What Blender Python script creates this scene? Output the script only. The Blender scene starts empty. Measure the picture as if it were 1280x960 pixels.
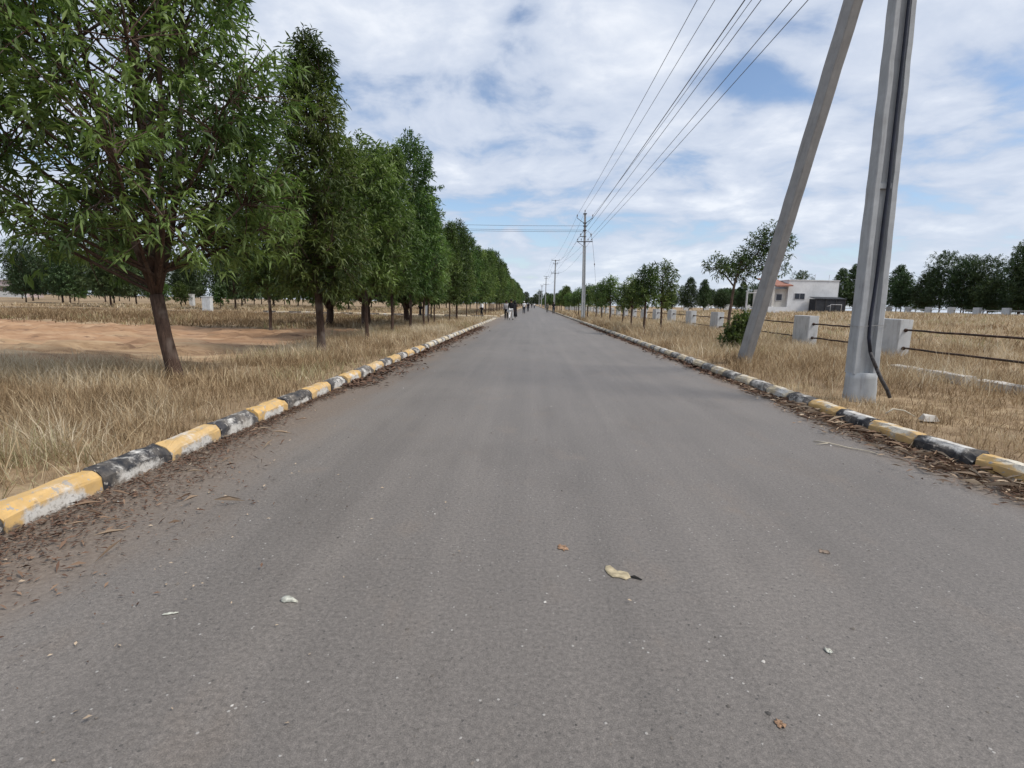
import bpy, math, random
import numpy as np
from mathutils import Vector, Matrix
rad = math.radians
scn = bpy.context.scene
col = scn.collection
random.seed(7)

# ------------------------------------------------------------------ helpers
def tag(o, label=None, cat=None, group=None, kind=None):
    if label: o['label'] = label
    if cat: o['category'] = cat
    if group: o['group'] = group
    if kind: o['kind'] = kind
    return o

def empty(name, loc, label=None, cat=None, group=None, rz=0.0):
    o = bpy.data.objects.new(name, None)
    o.empty_display_size = 0.2
    o.location = loc
    o.rotation_euler = (0, 0, rz)
    col.objects.link(o)
    return tag(o, label, cat, group)

class MB:
    """collects pieces of one mesh"""
    def __init__(s): s.v = []; s.f = []; s.m = []
    def add(s, v, f, mi=0):
        n = len(s.v)
        s.v += [tuple(p) for p in v]
        s.f += [tuple(i + n for i in q) for q in f]
        s.m += [mi] * len(f)
        return s
    def box(s, c, d, rz=0.0, mi=0):
        x, y, z = d[0] / 2, d[1] / 2, d[2] / 2
        ca, sa = math.cos(rz), math.sin(rz)
        v = []
        for k in (-z, z):
            for (i, j) in ((-x, -y), (x, -y), (x, y), (-x, y)):
                v.append((c[0] + i * ca - j * sa, c[1] + i * sa + j * ca, c[2] + k))
        return s.add(v, [(3, 2, 1, 0), (4, 5, 6, 7), (0, 1, 5, 4), (1, 2, 6, 5), (2, 3, 7, 6), (3, 0, 4, 7)], mi)
    def tube(s, path, r, n=8, mi=0, cap=True):
        path = [Vector(p) for p in path]
        rr = r if isinstance(r, (list, tuple)) else [r] * len(path)
        v = []; f = []
        prev = None
        for i, p in enumerate(path):
            if i == 0: t = path[1] - p
            elif i == len(path) - 1: t = p - path[i - 1]
            else: t = path[i + 1] - path[i - 1]
            t.normalize()
            if prev is None:
                a = Vector((1, 0, 0)) if abs(t.x) < 0.8 else Vector((0, 1, 0))
                u = a - t * a.dot(t)
            else:
                u = prev - t * prev.dot(t)
            u.normalize(); prev = u
            w = t.cross(u)
            for k in range(n):
                an = 2 * math.pi * k / n
                v.append(p + (u * math.cos(an) + w * math.sin(an)) * rr[i])
        for i in range(len(path) - 1):
            for k in range(n):
                a = i * n + k; b = i * n + (k + 1) % n
                f.append((a, b, b + n, a + n))
        if cap:
            f.append(tuple(range(n - 1, -1, -1)))
            m = (len(path) - 1) * n
            f.append(tuple(range(m, m + n)))
        return s.add(v, f, mi)
    def prism(s, prof, z0, z1, sx0=1, sy0=1, sx1=1, sy1=1, off0=(0, 0), off1=(0, 0), mi=0):
        n = len(prof)
        v = [(x * sx0 + off0[0], y * sy0 + off0[1], z0) for x, y in prof] + [(x * sx1 + off1[0], y * sy1 + off1[1], z1) for x, y in prof]
        f = [(k, (k + 1) % n, n + (k + 1) % n, n + k) for k in range(n)]
        f += [tuple(range(n - 1, -1, -1)), tuple(range(n, 2 * n))]
        return s.add(v, f, mi)
    def lathe(s, prof, c=(0, 0, 0), n=12, mi=0):
        v = []; f = []
        for (r, z) in prof:
            for k in range(n):
                a = 2 * math.pi * k / n
                v.append((c[0] + r * math.cos(a), c[1] + r * math.sin(a), c[2] + z))
        for i in range(len(prof) - 1):
            for k in range(n):
                a = i * n + k; b = i * n + (k + 1) % n
                f.append((a, b, b + n, a + n))
        f.append(tuple(range(n - 1, -1, -1)))
        m = (len(prof) - 1) * n
        f.append(tuple(range(m, m + n)))
        return s.add(v, f, mi)
    def mesh(s, name, mats, smooth=False):
        me = bpy.data.meshes.new(name)
        me.from_pydata(s.v, [], s.f)
        mats = mats if isinstance(mats, (list, tuple)) else [mats]
        for m in mats: me.materials.append(m)
        if len(mats) > 1: me.polygons.foreach_set('material_index', s.m)
        if smooth: me.polygons.foreach_set('use_smooth', [True] * len(me.polygons))
        me.update()
        return me
    def build(s, name, mats, parent=None, smooth=False, loc=None):
        return link(name, s.mesh(name, mats, smooth), parent, loc)

def link(name, me, parent=None, loc=None):
    o = bpy.data.objects.new(name, me)
    if parent: o.parent = parent
    if loc is not None: o.location = loc
    col.objects.link(o)
    return o

def np_mesh(name, V, loops, starts, totals, mat, tone=None, smooth=False):
    me = bpy.data.meshes.new(name)
    me.vertices.add(len(V)); me.vertices.foreach_set('co', np.ascontiguousarray(V, np.float32).ravel())
    me.loops.add(len(loops)); me.loops.foreach_set('vertex_index', loops.astype(np.int32))
    me.polygons.add(len(starts))
    me.polygons.foreach_set('loop_start', starts.astype(np.int32))
    me.polygons.foreach_set('loop_total', totals.astype(np.int32))
    if smooth: me.polygons.foreach_set('use_smooth', np.ones(len(starts), bool))
    if tone is not None:
        a = me.attributes.new('tone', 'FLOAT', 'POINT')
        a.data.foreach_set('value', tone.astype(np.float32))
    me.materials.append(mat)
    me.update(calc_edges=True)
    return me

def copy_tree(o, parent=None):
    c = o.copy(); col.objects.link(c)
    if parent: c.parent = parent
    for ch in list(o.children): copy_tree(ch, c)
    return c

# ------------------------------------------------------------------ materials
class NT:
    def __init__(s, name):
        s.mat = bpy.data.materials.new(name); s.mat.use_nodes = True
        s.t = s.mat.node_tree; s.t.nodes.clear()
        s.out = s.n('ShaderNodeOutputMaterial')
    def n(s, ty, **kw):
        nd = s.t.nodes.new(ty)
        for k, v in kw.items(): setattr(nd, k, v)
        return nd
    def l(s, a, b): s.t.links.new(a, b)
    def noise(s, vec, scale, detail=4, rough=0.55):
        n = s.n('ShaderNodeTexNoise')
        n.inputs['Scale'].default_value = scale; n.inputs['Detail'].default_value = detail; n.inputs['Roughness'].default_value = rough
        if vec is not None: s.l(vec, n.inputs['Vector'])
        return n.outputs['Fac']
    def mapping(s, vec, scale=(1, 1, 1), loc=(0, 0, 0)):
        m = s.n('ShaderNodeMapping'); m.inputs['Scale'].default_value = scale; m.inputs['Location'].default_value = loc
        s.l(vec, m.inputs['Vector']); return m.outputs[0]
    def ramp(s, fac, stops):
        r = s.n('ShaderNodeValToRGB'); e = r.color_ramp.elements
        while len(e) < len(stops): e.new(0.5)
        for k, (p, c) in enumerate(stops):
            e[k].position = p
            e[k].color = (c, c, c, 1) if isinstance(c, (int, float)) else (*c, 1)
        s.l(fac, r.inputs[0]); return r.outputs[0]
    def mix(s, fac, a, b, mode='MIX'):
        m = s.n('ShaderNodeMix', data_type='RGBA', blend_type=mode)
        for v, i in ((fac, 0), (a, 6), (b, 7)):
            if hasattr(v, 'links'): s.l(v, m.inputs[i])
            elif isinstance(v, (int, float)): m.inputs[i].default_value = v
            else: m.inputs[i].default_value = (*v, 1)
        return m.outputs[2]
    def math(s, op, a, b=None, c=None, clamp=False):
        m = s.n('ShaderNodeMath', operation=op, use_clamp=clamp)
        for i, v in enumerate((a, b, c)):
            if v is None: continue
            if hasattr(v, 'links'): s.l(v, m.inputs[i])
            else: m.inputs[i].default_value = v
        return m.outputs[0]
    def smooth(s, v, a, b):
        m = s.n('ShaderNodeMapRange', interpolation_type='SMOOTHSTEP')
        s.l(v, m.inputs[0]); m.inputs[1].default_value = a; m.inputs[2].default_value = b
        return m.outputs[0]
    def pos(s): return s.n('ShaderNodeNewGeometry').outputs['Position']
    def obj(s):
        """object coordinates shifted per object"""
        t = s.n('ShaderNodeTexCoord').outputs['Object']
        r = s.n('ShaderNodeObjectInfo').outputs['Random']
        k = s.math('MULTIPLY', r, 57.0)
        a = s.n('ShaderNodeVectorMath', operation='ADD'); s.l(t, a.inputs[0])
        c = s.n('ShaderNodeCombineXYZ'); s.l(k, c.inputs[0]); s.l(k, c.inputs[1]); s.l(k, c.inputs[2])
        s.l(c.outputs[0], a.inputs[1]); return a.outputs[0]
    def finish(s, color, rough=0.9, bump=None, bstr=0.3, bdist=0.01, spec=0.3, metal=0.0):
        p = s.n('ShaderNodeBsdfPrincipled')
        if hasattr(color, 'links'): s.l(color, p.inputs['Base Color'])
        else: p.inputs['Base Color'].default_value = (*color, 1)
        if hasattr(rough, 'links'): s.l(rough, p.inputs['Roughness'])
        else: p.inputs['Roughness'].default_value = rough
        p.inputs['Specular IOR Level'].default_value = spec
        p.inputs['Metallic'].default_value = metal
        if bump is not None:
            b = s.n('ShaderNodeBump'); b.inputs['Strength'].default_value = bstr; b.inputs['Distance'].default_value = bdist
            s.l(bump, b.inputs['Height']); s.l(b.outputs[0], p.inputs['Normal'])
        s.l(p.outputs[0], s.out.inputs[0]); return s.mat

def m_simple(name, c, rough=0.8, var=0.25, scale=6, metal=0.0, spec=0.3):
    t = NT(name); o = t.obj()
    n = t.noise(o, scale, 5)
    c2 = tuple(x * (1 - var) for x in c); c1 = tuple(min(1, x * (1 + var * 0.6)) for x in c)
    return t.finish(t.ramp(n, [(0.3, c2), (0.7, c1)]), rough, n, 0.2, 0.005, spec, metal)

def m_leaf(name, dark, mid, light, trans=0.35):
    t = NT(name)
    a = t.n('ShaderNodeAttribute', attribute_name='tone').outputs['Fac']
    c = t.ramp(a, [(0.0, dark), (0.55, mid), (1.0, light)])
    r = t.n('ShaderNodeObjectInfo').outputs['Random']
    hs = t.n('ShaderNodeHueSaturation')
    t.l(c, hs.inputs['Color'])
    v = t.math('MULTIPLY_ADD', r, 0.5, 0.75); t.l(v, hs.inputs['Value'])
    h = t.math('MULTIPLY_ADD', t.math('FRACT', t.math('MULTIPLY', r, 7.31)), 0.045, 0.472); t.l(h, hs.inputs['Hue'])
    c = hs.outputs[0]
    p = t.n('ShaderNodeBsdfPrincipled'); t.l(c, p.inputs['Base Color'])
    p.inputs['Roughness'].default_value = 0.5; p.inputs['Specular IOR Level'].default_value = 0.35
    tr = t.n('ShaderNodeBsdfTranslucent')
    t.l(t.mix(1.0, c, (0.80, 1.0, 0.50), 'MULTIPLY'), tr.inputs[0])
    ms = t.n('ShaderNodeMixShader'); ms.inputs[0].default_value = trans
    t.l(p.outputs[0], ms.inputs[1]); t.l(tr.outputs[0], ms.inputs[2]); t.l(ms.outputs[0], t.out.inputs[0])
    return t.mat

def m_grass(name):
    t = NT(name)
    a = t.n('ShaderNodeAttribute', attribute_name='tone').outputs['Fac']
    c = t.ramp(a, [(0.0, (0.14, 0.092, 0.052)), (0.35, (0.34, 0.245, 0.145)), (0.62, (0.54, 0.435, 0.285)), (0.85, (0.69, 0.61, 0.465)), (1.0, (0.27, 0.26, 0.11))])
    d = t.n('ShaderNodeBsdfDiffuse'); t.l(c, d.inputs[0])
    tr = t.n('ShaderNodeBsdfTranslucent'); t.l(c, tr.inputs[0])
    ms = t.n('ShaderNodeMixShader'); ms.inputs[0].default_value = 0.3
    t.l(d.outputs[0], ms.inputs[1]); t.l(tr.outputs[0], ms.inputs[2]); t.l(ms.outputs[0], t.out.inputs[0])
    return t.mat

def m_tone(name, stops, rough=0.9):
    t = NT(name)
    a = t.n('ShaderNodeAttribute', attribute_name='tone').outputs['Fac']
    return t.finish(t.ramp(a, stops), rough, spec=0.2)

def m_bark(name, c=(0.085, 0.055, 0.042)):
    t = NT(name); o = t.obj()
    n = t.noise(t.mapping(o, (9, 9, 1.6)), 3, 6, 0.65)
    b = t.noise(o, 2.2, 3)
    cc = t.ramp(n, [(0.3, tuple(x * 0.45 for x in c)), (0.55, c), (0.8, tuple(x * 1.9 for x in c))])
    cc = t.mix(t.smooth(b, 0.5, 0.75), cc, (0.17, 0.14, 0.12))
    return t.finish(cc, 0.95, n, 0.8, 0.02, 0.15)

def m_concrete(name, c=(0.33, 0.33, 0.32), stain=(0.2, 0.19, 0.18), sc=5.0):
    t = NT(name); o = t.obj()
    n = t.noise(o, sc, 8, 0.65); f = t.noise(o, 60, 4, 0.7)
    s = t.noise(t.mapping(o, (5, 5, 0.6)), 3, 5, 0.6)
    cc = t.mix(t.smooth(s, 0.48, 0.72), c, stain)
    cc = t.mix(0.25, cc, t.ramp(n, [(0.35, tuple(x * 0.55 for x in c)), (0.65, tuple(min(1, x * 1.35) for x in c))]))
    cc = t.mix(t.smooth(f, 0.63, 0.72), cc, tuple(x * 0.6 for x in c))
    return t.finish(cc, 0.9, f, 0.35, 0.004, 0.25)

def m_kerb(name, paint, worn, amount, grime=(0.12, 0.10, 0.085), gr=0.5, face=0.0, top=0.0):
    """old paint; worn = what shows through where it has flaked"""
    t = NT(name)
    base = t.n('ShaderNodeTexCoord').outputs['Object']; o = t.obj()
    n = t.noise(o, 7, 7, 0.68); k = t.noise(o, 2.3, 2, 0.5)
    sx = t.n('ShaderNodeSeparateXYZ'); t.l(base, sx.inputs[0])
    y = t.math('ABSOLUTE', sx.outputs[1])
    mid = t.math('SUBTRACT', 1.0, t.smooth(y, 0.15, 0.34))          # the wear sits away from the block's ends
    m = t.math('ADD', t.math('MULTIPLY', n, 0.62), t.math('MULTIPLY', k, 0.38))
    m = t.math('ADD', m, t.math('MULTIPLY', mid, 0.13))
    if face: m = t.math('ADD', m, t.math('MULTIPLY', t.math('MULTIPLY', mid, t.math('SUBTRACT', 1.0, t.smooth(t.math('MULTIPLY_ADD', k, 0.14, t.math('SUBTRACT', sx.outputs[2], 0.10)), 0.0, 0.09))), t.math('MULTIPLY', face, t.smooth(sx.outputs[0], -0.05, -0.012))))
    if top: m = t.math('ADD', m, t.math('MULTIPLY', t.math('MULTIPLY', mid, t.smooth(sx.outputs[2], 0.10, 0.145)), top))
    w = t.smooth(m, 0.69 - amount, 0.81 - amount)
    fine = t.noise(o, 40, 5, 0.7)
    pc = t.mix(0.5, paint, t.ramp(n, [(0.3, tuple(x * 0.62 for x in paint)), (0.7, tuple(min(1, x * 1.18) for x in paint))]))
    wc = t.mix(t.smooth(fine, 0.5, 0.68), worn, tuple(x * 0.5 for x in worn))
    c = t.mix(w, pc, wc)
    g = t.noise(t.mapping(o, (1, 1, 1), (3, 1, 7)), 11, 6, 0.7)
    low = t.math('SUBTRACT', 1.0, t.smooth(sx.outputs[2], -0.01, 0.07))
    gm = t.smooth(t.math('ADD', g, t.math('MULTIPLY', low, 0.22)), 1.05 - gr, 1.25 - gr)
    c = t.mix(gm, c, grime)
    ch = t.smooth(t.noise(t.mapping(o, (1, 1, 1), (9, 4, 2)), 19, 4, 0.6), 0.60, 0.64)
    c = t.mix(ch, c, t.mix(fine, (0.22, 0.20, 0.18), (0.46, 0.43, 0.39)))
    c = t.mix(t.math('MULTIPLY', t.smooth(t.noise(o, 5, 6, 0.7), 0.35, 0.75), 0.42), c, (0.36, 0.31, 0.25))
    return t.finish(c, 0.85, t.math('ADD', fine, t.math('MULTIPLY', w, -0.6)), 0.4, 0.004, 0.25)

M = {}
M['leaf_near'] = m_leaf('leaf_green', (0.034, 0.060, 0.020), (0.088, 0.142, 0.042), (0.205, 0.275, 0.092), 0.35)
M['leaf_field'] = m_leaf('leaf_dark_green', (0.032, 0.055, 0.025), (0.060, 0.096, 0.038), (0.12, 0.165, 0.06), 0.25)
M['leaf_light'] = m_leaf('leaf_light_green', (0.05, 0.09, 0.02), (0.09, 0.15, 0.035), (0.15, 0.22, 0.06))
M['bark'] = m_bark('bark')
M['bark_pale'] = m_bark('bark_pale', (0.12, 0.085, 0.065))
M['grass'] = m_grass('dry_grass_blades')
M['litter'] = m_tone('fallen_leaves', [(0, (0.05, 0.030, 0.022)), (0.4, (0.13, 0.076, 0.052)), (0.75, (0.25, 0.17, 0.115)), (1, (0.45, 0.36, 0.26))])
M['grit'] = m_tone('grit', [(0, (0.05, 0.05, 0.05)), (0.45, (0.22, 0.19, 0.16)), (1, (0.62, 0.6, 0.56))])
M['concrete'] = m_concrete('pole_concrete', (0.37, 0.385, 0.395), (0.27, 0.272, 0.275))
M['concrete_strut'] = m_concrete('strut_concrete', (0.33, 0.335, 0.34), (0.265, 0.265, 0.265))
M['pier'] = m_concrete('pier_whitewash', (0.52, 0.53, 0.53), (0.36, 0.355, 0.34), 3.0)
M['white_concrete'] = m_concrete('pale_concrete', (0.50, 0.47, 0.42), (0.33, 0.29, 0.24))
M['steel'] = m_simple('rusty_steel', (0.09, 0.085, 0.085), 0.6, 0.4, 12, 0.5)
M['galv'] = m_simple('galvanised_wire', (0.36, 0.36, 0.36), 0.45, 0.3, 12, 0.7)
M['ceramic'] = m_simple('brown_ceramic', (0.10, 0.06, 0.05), 0.3, 0.3, 8, 0, 0.5)
M['wire'] = m_simple('aluminium_wire', (0.16, 0.165, 0.18), 0.6, 0.2, 4, 0.3)
M['cable'] = m_simple('black_cable', (0.014, 0.018, 0.034), 0.55, 0.4, 10, 0, 0.4)
M['tape'] = m_simple('grey_tape', (0.06, 0.055, 0.055), 0.6, 0.7, 24)
def m_rail():
    t = NT('rusty_black_rail'); o = t.obj()
    n = t.noise(t.mapping(o, (1, 0.6, 1)), 9, 6, 0.7)
    c = t.ramp(n, [(0.35, (0.018, 0.015, 0.014)), (0.55, (0.05, 0.028, 0.02)), (0.7, (0.16, 0.10, 0.07))])
    return t.finish(c, 0.75, n, 0.3, 0.004)
M['rail'] = m_rail()
YEL = (0.60, 0.385, 0.145); CRM = (0.60, 0.50, 0.34); BLK = (0.028, 0.030, 0.036); WHT = (0.60, 0.58, 0.54)
M['k_yellow'] = m_kerb('kerb_yellow_paint', YEL, WHT, 0.05, gr=0.47, face=0.19)
M['k_yellow_worn'] = m_kerb('kerb_yellow_paint_worn', (0.60, 0.40, 0.17), WHT, 0.09, gr=0.47, face=0.15)
M['k_black'] = m_kerb('kerb_black_paint', BLK, WHT, 0.065, gr=0.45, face=0.19)
M['k_black_full'] = m_kerb('kerb_black_paint_good', BLK, WHT, 0.0, gr=0.45, face=0.23)
M['k_black_worn'] = m_kerb('kerb_black_paint_worn', (0.05, 0.05, 0.055), WHT, 0.12, gr=0.47, face=0.08)
M['k_yellow_top'] = m_kerb('kerb_yellow_paint_bleached_top', YEL, (0.62, 0.57, 0.47), 0.0, gr=0.45, top=0.17)
M['k_black_top'] = m_kerb('kerb_black_paint_bleached_top', BLK, WHT, 0.0, gr=0.45, top=0.17)
M['k_cream'] = m_kerb('kerb_cream_paint', CRM, WHT, 0.10, gr=0.5)
M['k_grey'] = m_kerb('kerb_grey_paint', (0.13, 0.125, 0.12), WHT, 0.12, gr=0.5)
M['k_plain'] = m_kerb('kerb_plain', (0.42, 0.36, 0.27), WHT, 0.08, gr=0.55)

# ------------------------------------------------------------------ terrain
_tab = np.random.RandomState(3).rand(64, 64)
def vnoise(x, y):
    x = np.asarray(x, float); y = np.asarray(y, float)
    xi = np.floor(x).astype(int); yi = np.floor(y).astype(int)
    fx = x - xi; fy = y - yi
    fx = fx * fx * (3 - 2 * fx); fy = fy * fy * (3 - 2 * fy)
    g = lambda a, b: _tab[a % 64, b % 64]
    return (g(xi, yi) * (1 - fx) + g(xi + 1, yi) * fx) * (1 - fy) + (g(xi, yi + 1) * (1 - fx) + g(xi + 1, yi + 1) * fx) * fy
def fbm(x, y, o=4):
    s = 0; a = 0.5; k = 1.0
    for i in range(o):
        s = s + a * vnoise(x * k + 13.1 * i, y * k + 7.7 * i); a *= 0.5; k *= 2.03
    return s / (1 - 0.5 ** o)
def sstep(v, a, b):
    t = np.clip((np.asarray(v, float) - a) / (b - a), 0, 1); return t * t * (3 - 2 * t)

XL, XR = -3.05, 3.95
def kerb_r(y):                    # the right kerb bends out a little close to the camera
    return XR + 0.17 * (1 - sstep(y, 3.4, 6.0))
SIDE0, SIDE1 = 45.5, 52.5         # side road on the left

def red_mask(x, y):
    n = fbm(x * 0.25, y * 0.25)
    m = sstep(-x + 2.2 * (n - .5), 6.3, 7.6) * sstep(y + 2.5 * (n - 0.5), 8.7, 10.0) * (1 - sstep(y + 7 * (n - 0.5), 21.5, 23.5))
    return m
def gz(x, y):
    x = np.asarray(x, float); y = np.asarray(y, float)
    verge = 0.085 + 0.05 * (fbm(x * 0.9, y * 0.9) - 0.5) + 0.16 * (fbm(x * 0.16 + 5, y * 0.16) - 0.5)
    z = verge
    rm = red_mask(x, y)
    z = z + rm * (-0.08 + 0.14 * (fbm(x * 0.55 + 9, y * 1.5, 5) - 0.5) + 0.14 * sstep(fbm(x * 0.9, y * 2.2 + 4, 5), 0.52, 0.7))
    z = z + 0.9 * sstep(x, 13, 46)
    inroad = sstep(x, XL - 0.14, XL - 0.10) * (1 - sstep(x, kerb_r(y) + 0.10, kerb_r(y) + 0.14))
    z = z * (1 - inroad) - 0.08 * inroad
    side = sstep(y, SIDE0 - 0.2, SIDE0 + 0.2) * (1 - sstep(y, SIDE1 - 0.2, SIDE1 + 0.2)) * (x < XL + 1)
    z = z * (1 - side) - 0.08 * side
    return z
def gz1(x, y): return float(gz(np.array([x]), np.array([y]))[0])

def axis(a, b, d, far, k=1.18):
    c = list(np.arange(a, b + 1e-6, d))
    s = d; v = c[-1]; hi = []
    while v < far: s *= k; v += s; hi.append(v)
    s = d; v = c[0]; lo = []
    while v > -far: s *= k; v -= s; lo.append(v)
    return np.array(lo[::-1] + c + hi)
def m_ground():
    t = NT('ground_soil_and_straw'); p = t.pos()
    sx = t.n('ShaderNodeSeparateXYZ'); t.l(p, sx.inputs[0]); x, y = sx.outputs[0], sx.outputs[1]
    a = t.noise(p, 0.35, 6, 0.6); b = t.noise(p, 4.0, 8, 0.65); f = t.noise(p, 28, 6, 0.7)
    st = t.noise(t.mapping(p, (0.06, 0.30, 1)), 1.0, 5, 0.6)
    straw = t.ramp(b, [(0.3, (0.17, 0.115, 0.07)), (0.5, (0.31, 0.225, 0.138)), (0.72, (0.45, 0.345, 0.22))])
    straw = t.mix(t.smooth(st, 0.42, 0.62), straw, t.ramp(f, [(0.3, (0.13, 0.088, 0.058)), (0.7, (0.30, 0.22, 0.135))]))
    straw = t.mix(t.smooth(a, 0.56, 0.74), straw, (0.42, 0.33, 0.20))
    rs = t.ramp(t.noise(t.mapping(p, (0.22, 0.8, 1)), 1.6, 7, 0.65), [(0.28, (0.19, 0.112, 0.066)), (0.5, (0.36, 0.22, 0.128)), (0.68, (0.46, 0.315, 0.20))])
    at = t.n('ShaderNodeAttribute', attribute_name='tone').outputs['Fac']
    tan = t.ramp(t.noise(t.mapping(p, (0.25, 1.1, 1)), 2.2, 7, 0.7), [(0.3, (0.19, 0.12, 0.07)), (0.5, (0.36, 0.245, 0.145)), (0.7, (0.49, 0.375, 0.245))])
    rs = t.mix(t.smooth(t.math('ADD', t.noise(t.mapping(p, (0.10, 0.42, 1)), 1.1, 5, 0.6), t.math('MULTIPLY_ADD', y, -0.035, 0.50)), 0.43, 0.56), rs, tan)
    rs = t.mix(t.smooth(t.noise(t.mapping(p, (0.45, 1.9, 1)), 1.5, 6, 0.7), 0.54, 0.66), rs, (0.17, 0.105, 0.068))
    redf = t.smooth(t.math('ADD', at, t.math('MULTIPLY_ADD', b, 0.5, -0.25)), 0.38, 0.62)
    c = t.mix(redf, straw, rs)
    return t.finish(c, 0.95, t.math('ADD', b, t.math('MULTIPLY', f, 0.5)), 0.6, 0.03, 0.1)
def build_ground():
    xs = axis(-24, 22, 0.2, 2600); ys = axis(0.6, 46, 0.22, 2600)
    # sharp rows either side of the kerbs
    xs = np.unique(np.concatenate([xs, [XL - 0.141, XL - 0.099, XR + 0.099, XR + 0.141]]))
    X, Y = np.meshgrid(xs, ys)
    Z = gz(X, Y)
    far = sstep(np.hypot(X, Y), 150, 400)
    onroad = (X > XL - 0.15) & (X < 4.4)
    Z = np.where(onroad, Z, Z * (1 - far) + far * (0.1 + 0.8 * sstep(X, 13, 46)))
    V = np.stack([X.ravel(), Y.ravel(), Z.ravel()], 1)
    ny, nx = X.shape
    i = np.arange((ny - 1) * (nx - 1)); r = i // (nx - 1); c = i % (nx - 1); a = r * nx + c
    L = np.stack([a, a + 1, a + 1 + nx, a + nx], 1).ravel()
    me = np_mesh('ground', V, L, np.arange(len(i)) * 4, np.full(len(i), 4), m_ground(), red_mask(X, Y).ravel(), True)
    tag(link('ground', me), kind='structure')
build_ground()

def m_road():
    t = NT('old_asphalt'); p = t.pos()
    sx = t.n('ShaderNodeSeparateXYZ'); t.l(p, sx.inputs[0]); x, y = sx.outputs[0], sx.outputs[1]
    big = t.noise(p, 0.45, 5, 0.55)
    track = t.noise(t.mapping(p, (1.1, 0.05, 1)), 1.0, 4, 0.55)
    lane = t.noise(t.mapping(p, (3.2, 0.07, 1), (5, 0, 0)), 1.0, 6, 0.62)
    blot = t.noise(t.mapping(p, (1, 0.55, 1)), 2.2, 6, 0.6)
    fine = t.noise(p, 48, 7, 0.82)
    grain = t.noise(p, 210, 3, 0.7)
    v = t.n('ShaderNodeTexVoronoi'); v.inputs['Scale'].default_value = 62; t.l(p, v.inputs['Vector'])
    cell = t.n('ShaderNodeSeparateColor'); t.l(v.outputs['Color'], cell.inputs[0])
    base = t.ramp(t.math('ADD', t.math('MULTIPLY', big, 0.28), t.math('ADD', t.math('MULTIPLY', track, 0.34), t.math('MULTIPLY', lane, 0.38))),
                  [(0.34, (0.124, 0.111, 0.099)), (0.5, (0.157, 0.140, 0.125)), (0.66, (0.198, 0.176, 0.155))])
    base = t.mix(t.smooth(blot, 0.54, 0.7), base, (0.168, 0.145, 0.125))
    g = t.ramp(t.math('ADD', t.math('MULTIPLY', fine, 0.55), t.math('MULTIPLY', grain, 0.45)), [(0.36, 0.30), (0.5, 0.94), (0.64, 1.8)])
    c = t.mix(0.85, base, g, 'MULTIPLY')
    stone = t.math('MULTIPLY', t.smooth(cell.outputs[0], 0.985, 0.99), t.math('SUBTRACT', 1.0, t.smooth(v.outputs['Distance'], 0.25, 0.42)))
    c = t.mix(t.math('MULTIPLY', stone, 0.75), c, (0.42, 0.40, 0.37))
    dk = t.math('MULTIPLY', t.smooth(cell.outputs[1], 0.95, 0.97), t.math('SUBTRACT', 1.0, t.smooth(v.outputs['Distance'], 0.25, 0.45)))
    c = t.mix(t.math('MULTIPLY', dk, 0.7), c, (0.05, 0.046, 0.043))
    # sand and dust washed against the kerbs
    dn = t.noise(t.mapping(p, (1, 0.45, 1)), 1.3, 6, 0.65)
    dl = t.math('SUBTRACT', 1.0, t.smooth(t.math('ADD', x, t.math('MULTIPLY_ADD', dn, -1.5, 0.55)), XL + 0.1, XL + 0.95))
    dr = t.smooth(t.math('ADD', x, t.math('MULTIPLY_ADD', dn, 0.9, -0.4)), XR - 0.55, XR - 0.02)
    d = t.math('MAXIMUM', dl, dr)
    dust = t.ramp(t.noise(p, 30, 7, 0.7), [(0.3, (0.105, 0.075, 0.053)), (0.55, (0.20, 0.155, 0.118)), (0.75, (0.30, 0.25, 0.20))])
    c = t.mix(t.math('MULTIPLY', d, 0.85), c, dust)
    patch = t.smooth(t.noise(p, 0.9, 3, 0.5), 0.66, 0.74)
    c = t.mix(t.math('MULTIPLY', patch, 0.42), c, (0.20, 0.155, 0.12))
    rough_ = t.smooth(t.noise(t.mapping(p, (1.2, 0.5, 1), (4, 2, 0)), 1.3, 5, 0.6), 0.52, 0.7)
    c = t.mix(t.math('MULTIPLY', rough_, 0.25), c, t.mix(1.0, c, (0.6, 0.58, 0.56), 'MULTIPLY'))
    h = t.math('ADD', t.math('MULTIPLY', fine, 1.0), t.math('MULTIPLY', stone, 0.6))
    return t.finish(c, 0.62, h, 0.75, 0.006, 0.5)
M['road'] = m_road()
def strip(name, pts_l, pts_r, z, mat):
    b = MB(); n = len(pts_l)
    v = [(*p, z) for p in pts_l] + [(*p, z) for p in pts_r]
    b.add(v, [(i, n + i, n + i + 1, i + 1) for i in range(n - 1)])
    return tag(b.build(name, mat), kind='structure')
ys = [-6, 1, 2, 3, 4, 5, 6, 8, 12, 20, 40, 80, 160, 320, 700, 1500]
strip('road', [(XL, y) for y in ys], [(float(kerb_r(y)), y) for y in ys], 0.0, M['road'])
def m_dirt_road():
    t = NT('dusty_side_road'); p = t.pos()
    n = t.noise(p, 0.5, 6, 0.6); f = t.noise(p, 9, 5, 0.7)
    c = t.mix(0.5, t.ramp(n, [(0.35, (0.20, 0.165, 0.13)), (0.65, (0.34, 0.28, 0.21))]), t.ramp(f, [(0.3, (0.14, 0.12, 0.1)), (0.7, (0.36, 0.31, 0.25))]))
    return t.finish(c, 0.95, f, 0.4, 0.02, 0.1)
b = MB(); b.add([(-90, SIDE0, 0.004), (XL, SIDE0, 0.004), (XL, SIDE1, 0.004), (-90, SIDE1, 0.004)], [(0, 1, 2, 3)])
tag(b.build('side_road', m_dirt_road()), kind='structure')

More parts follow.
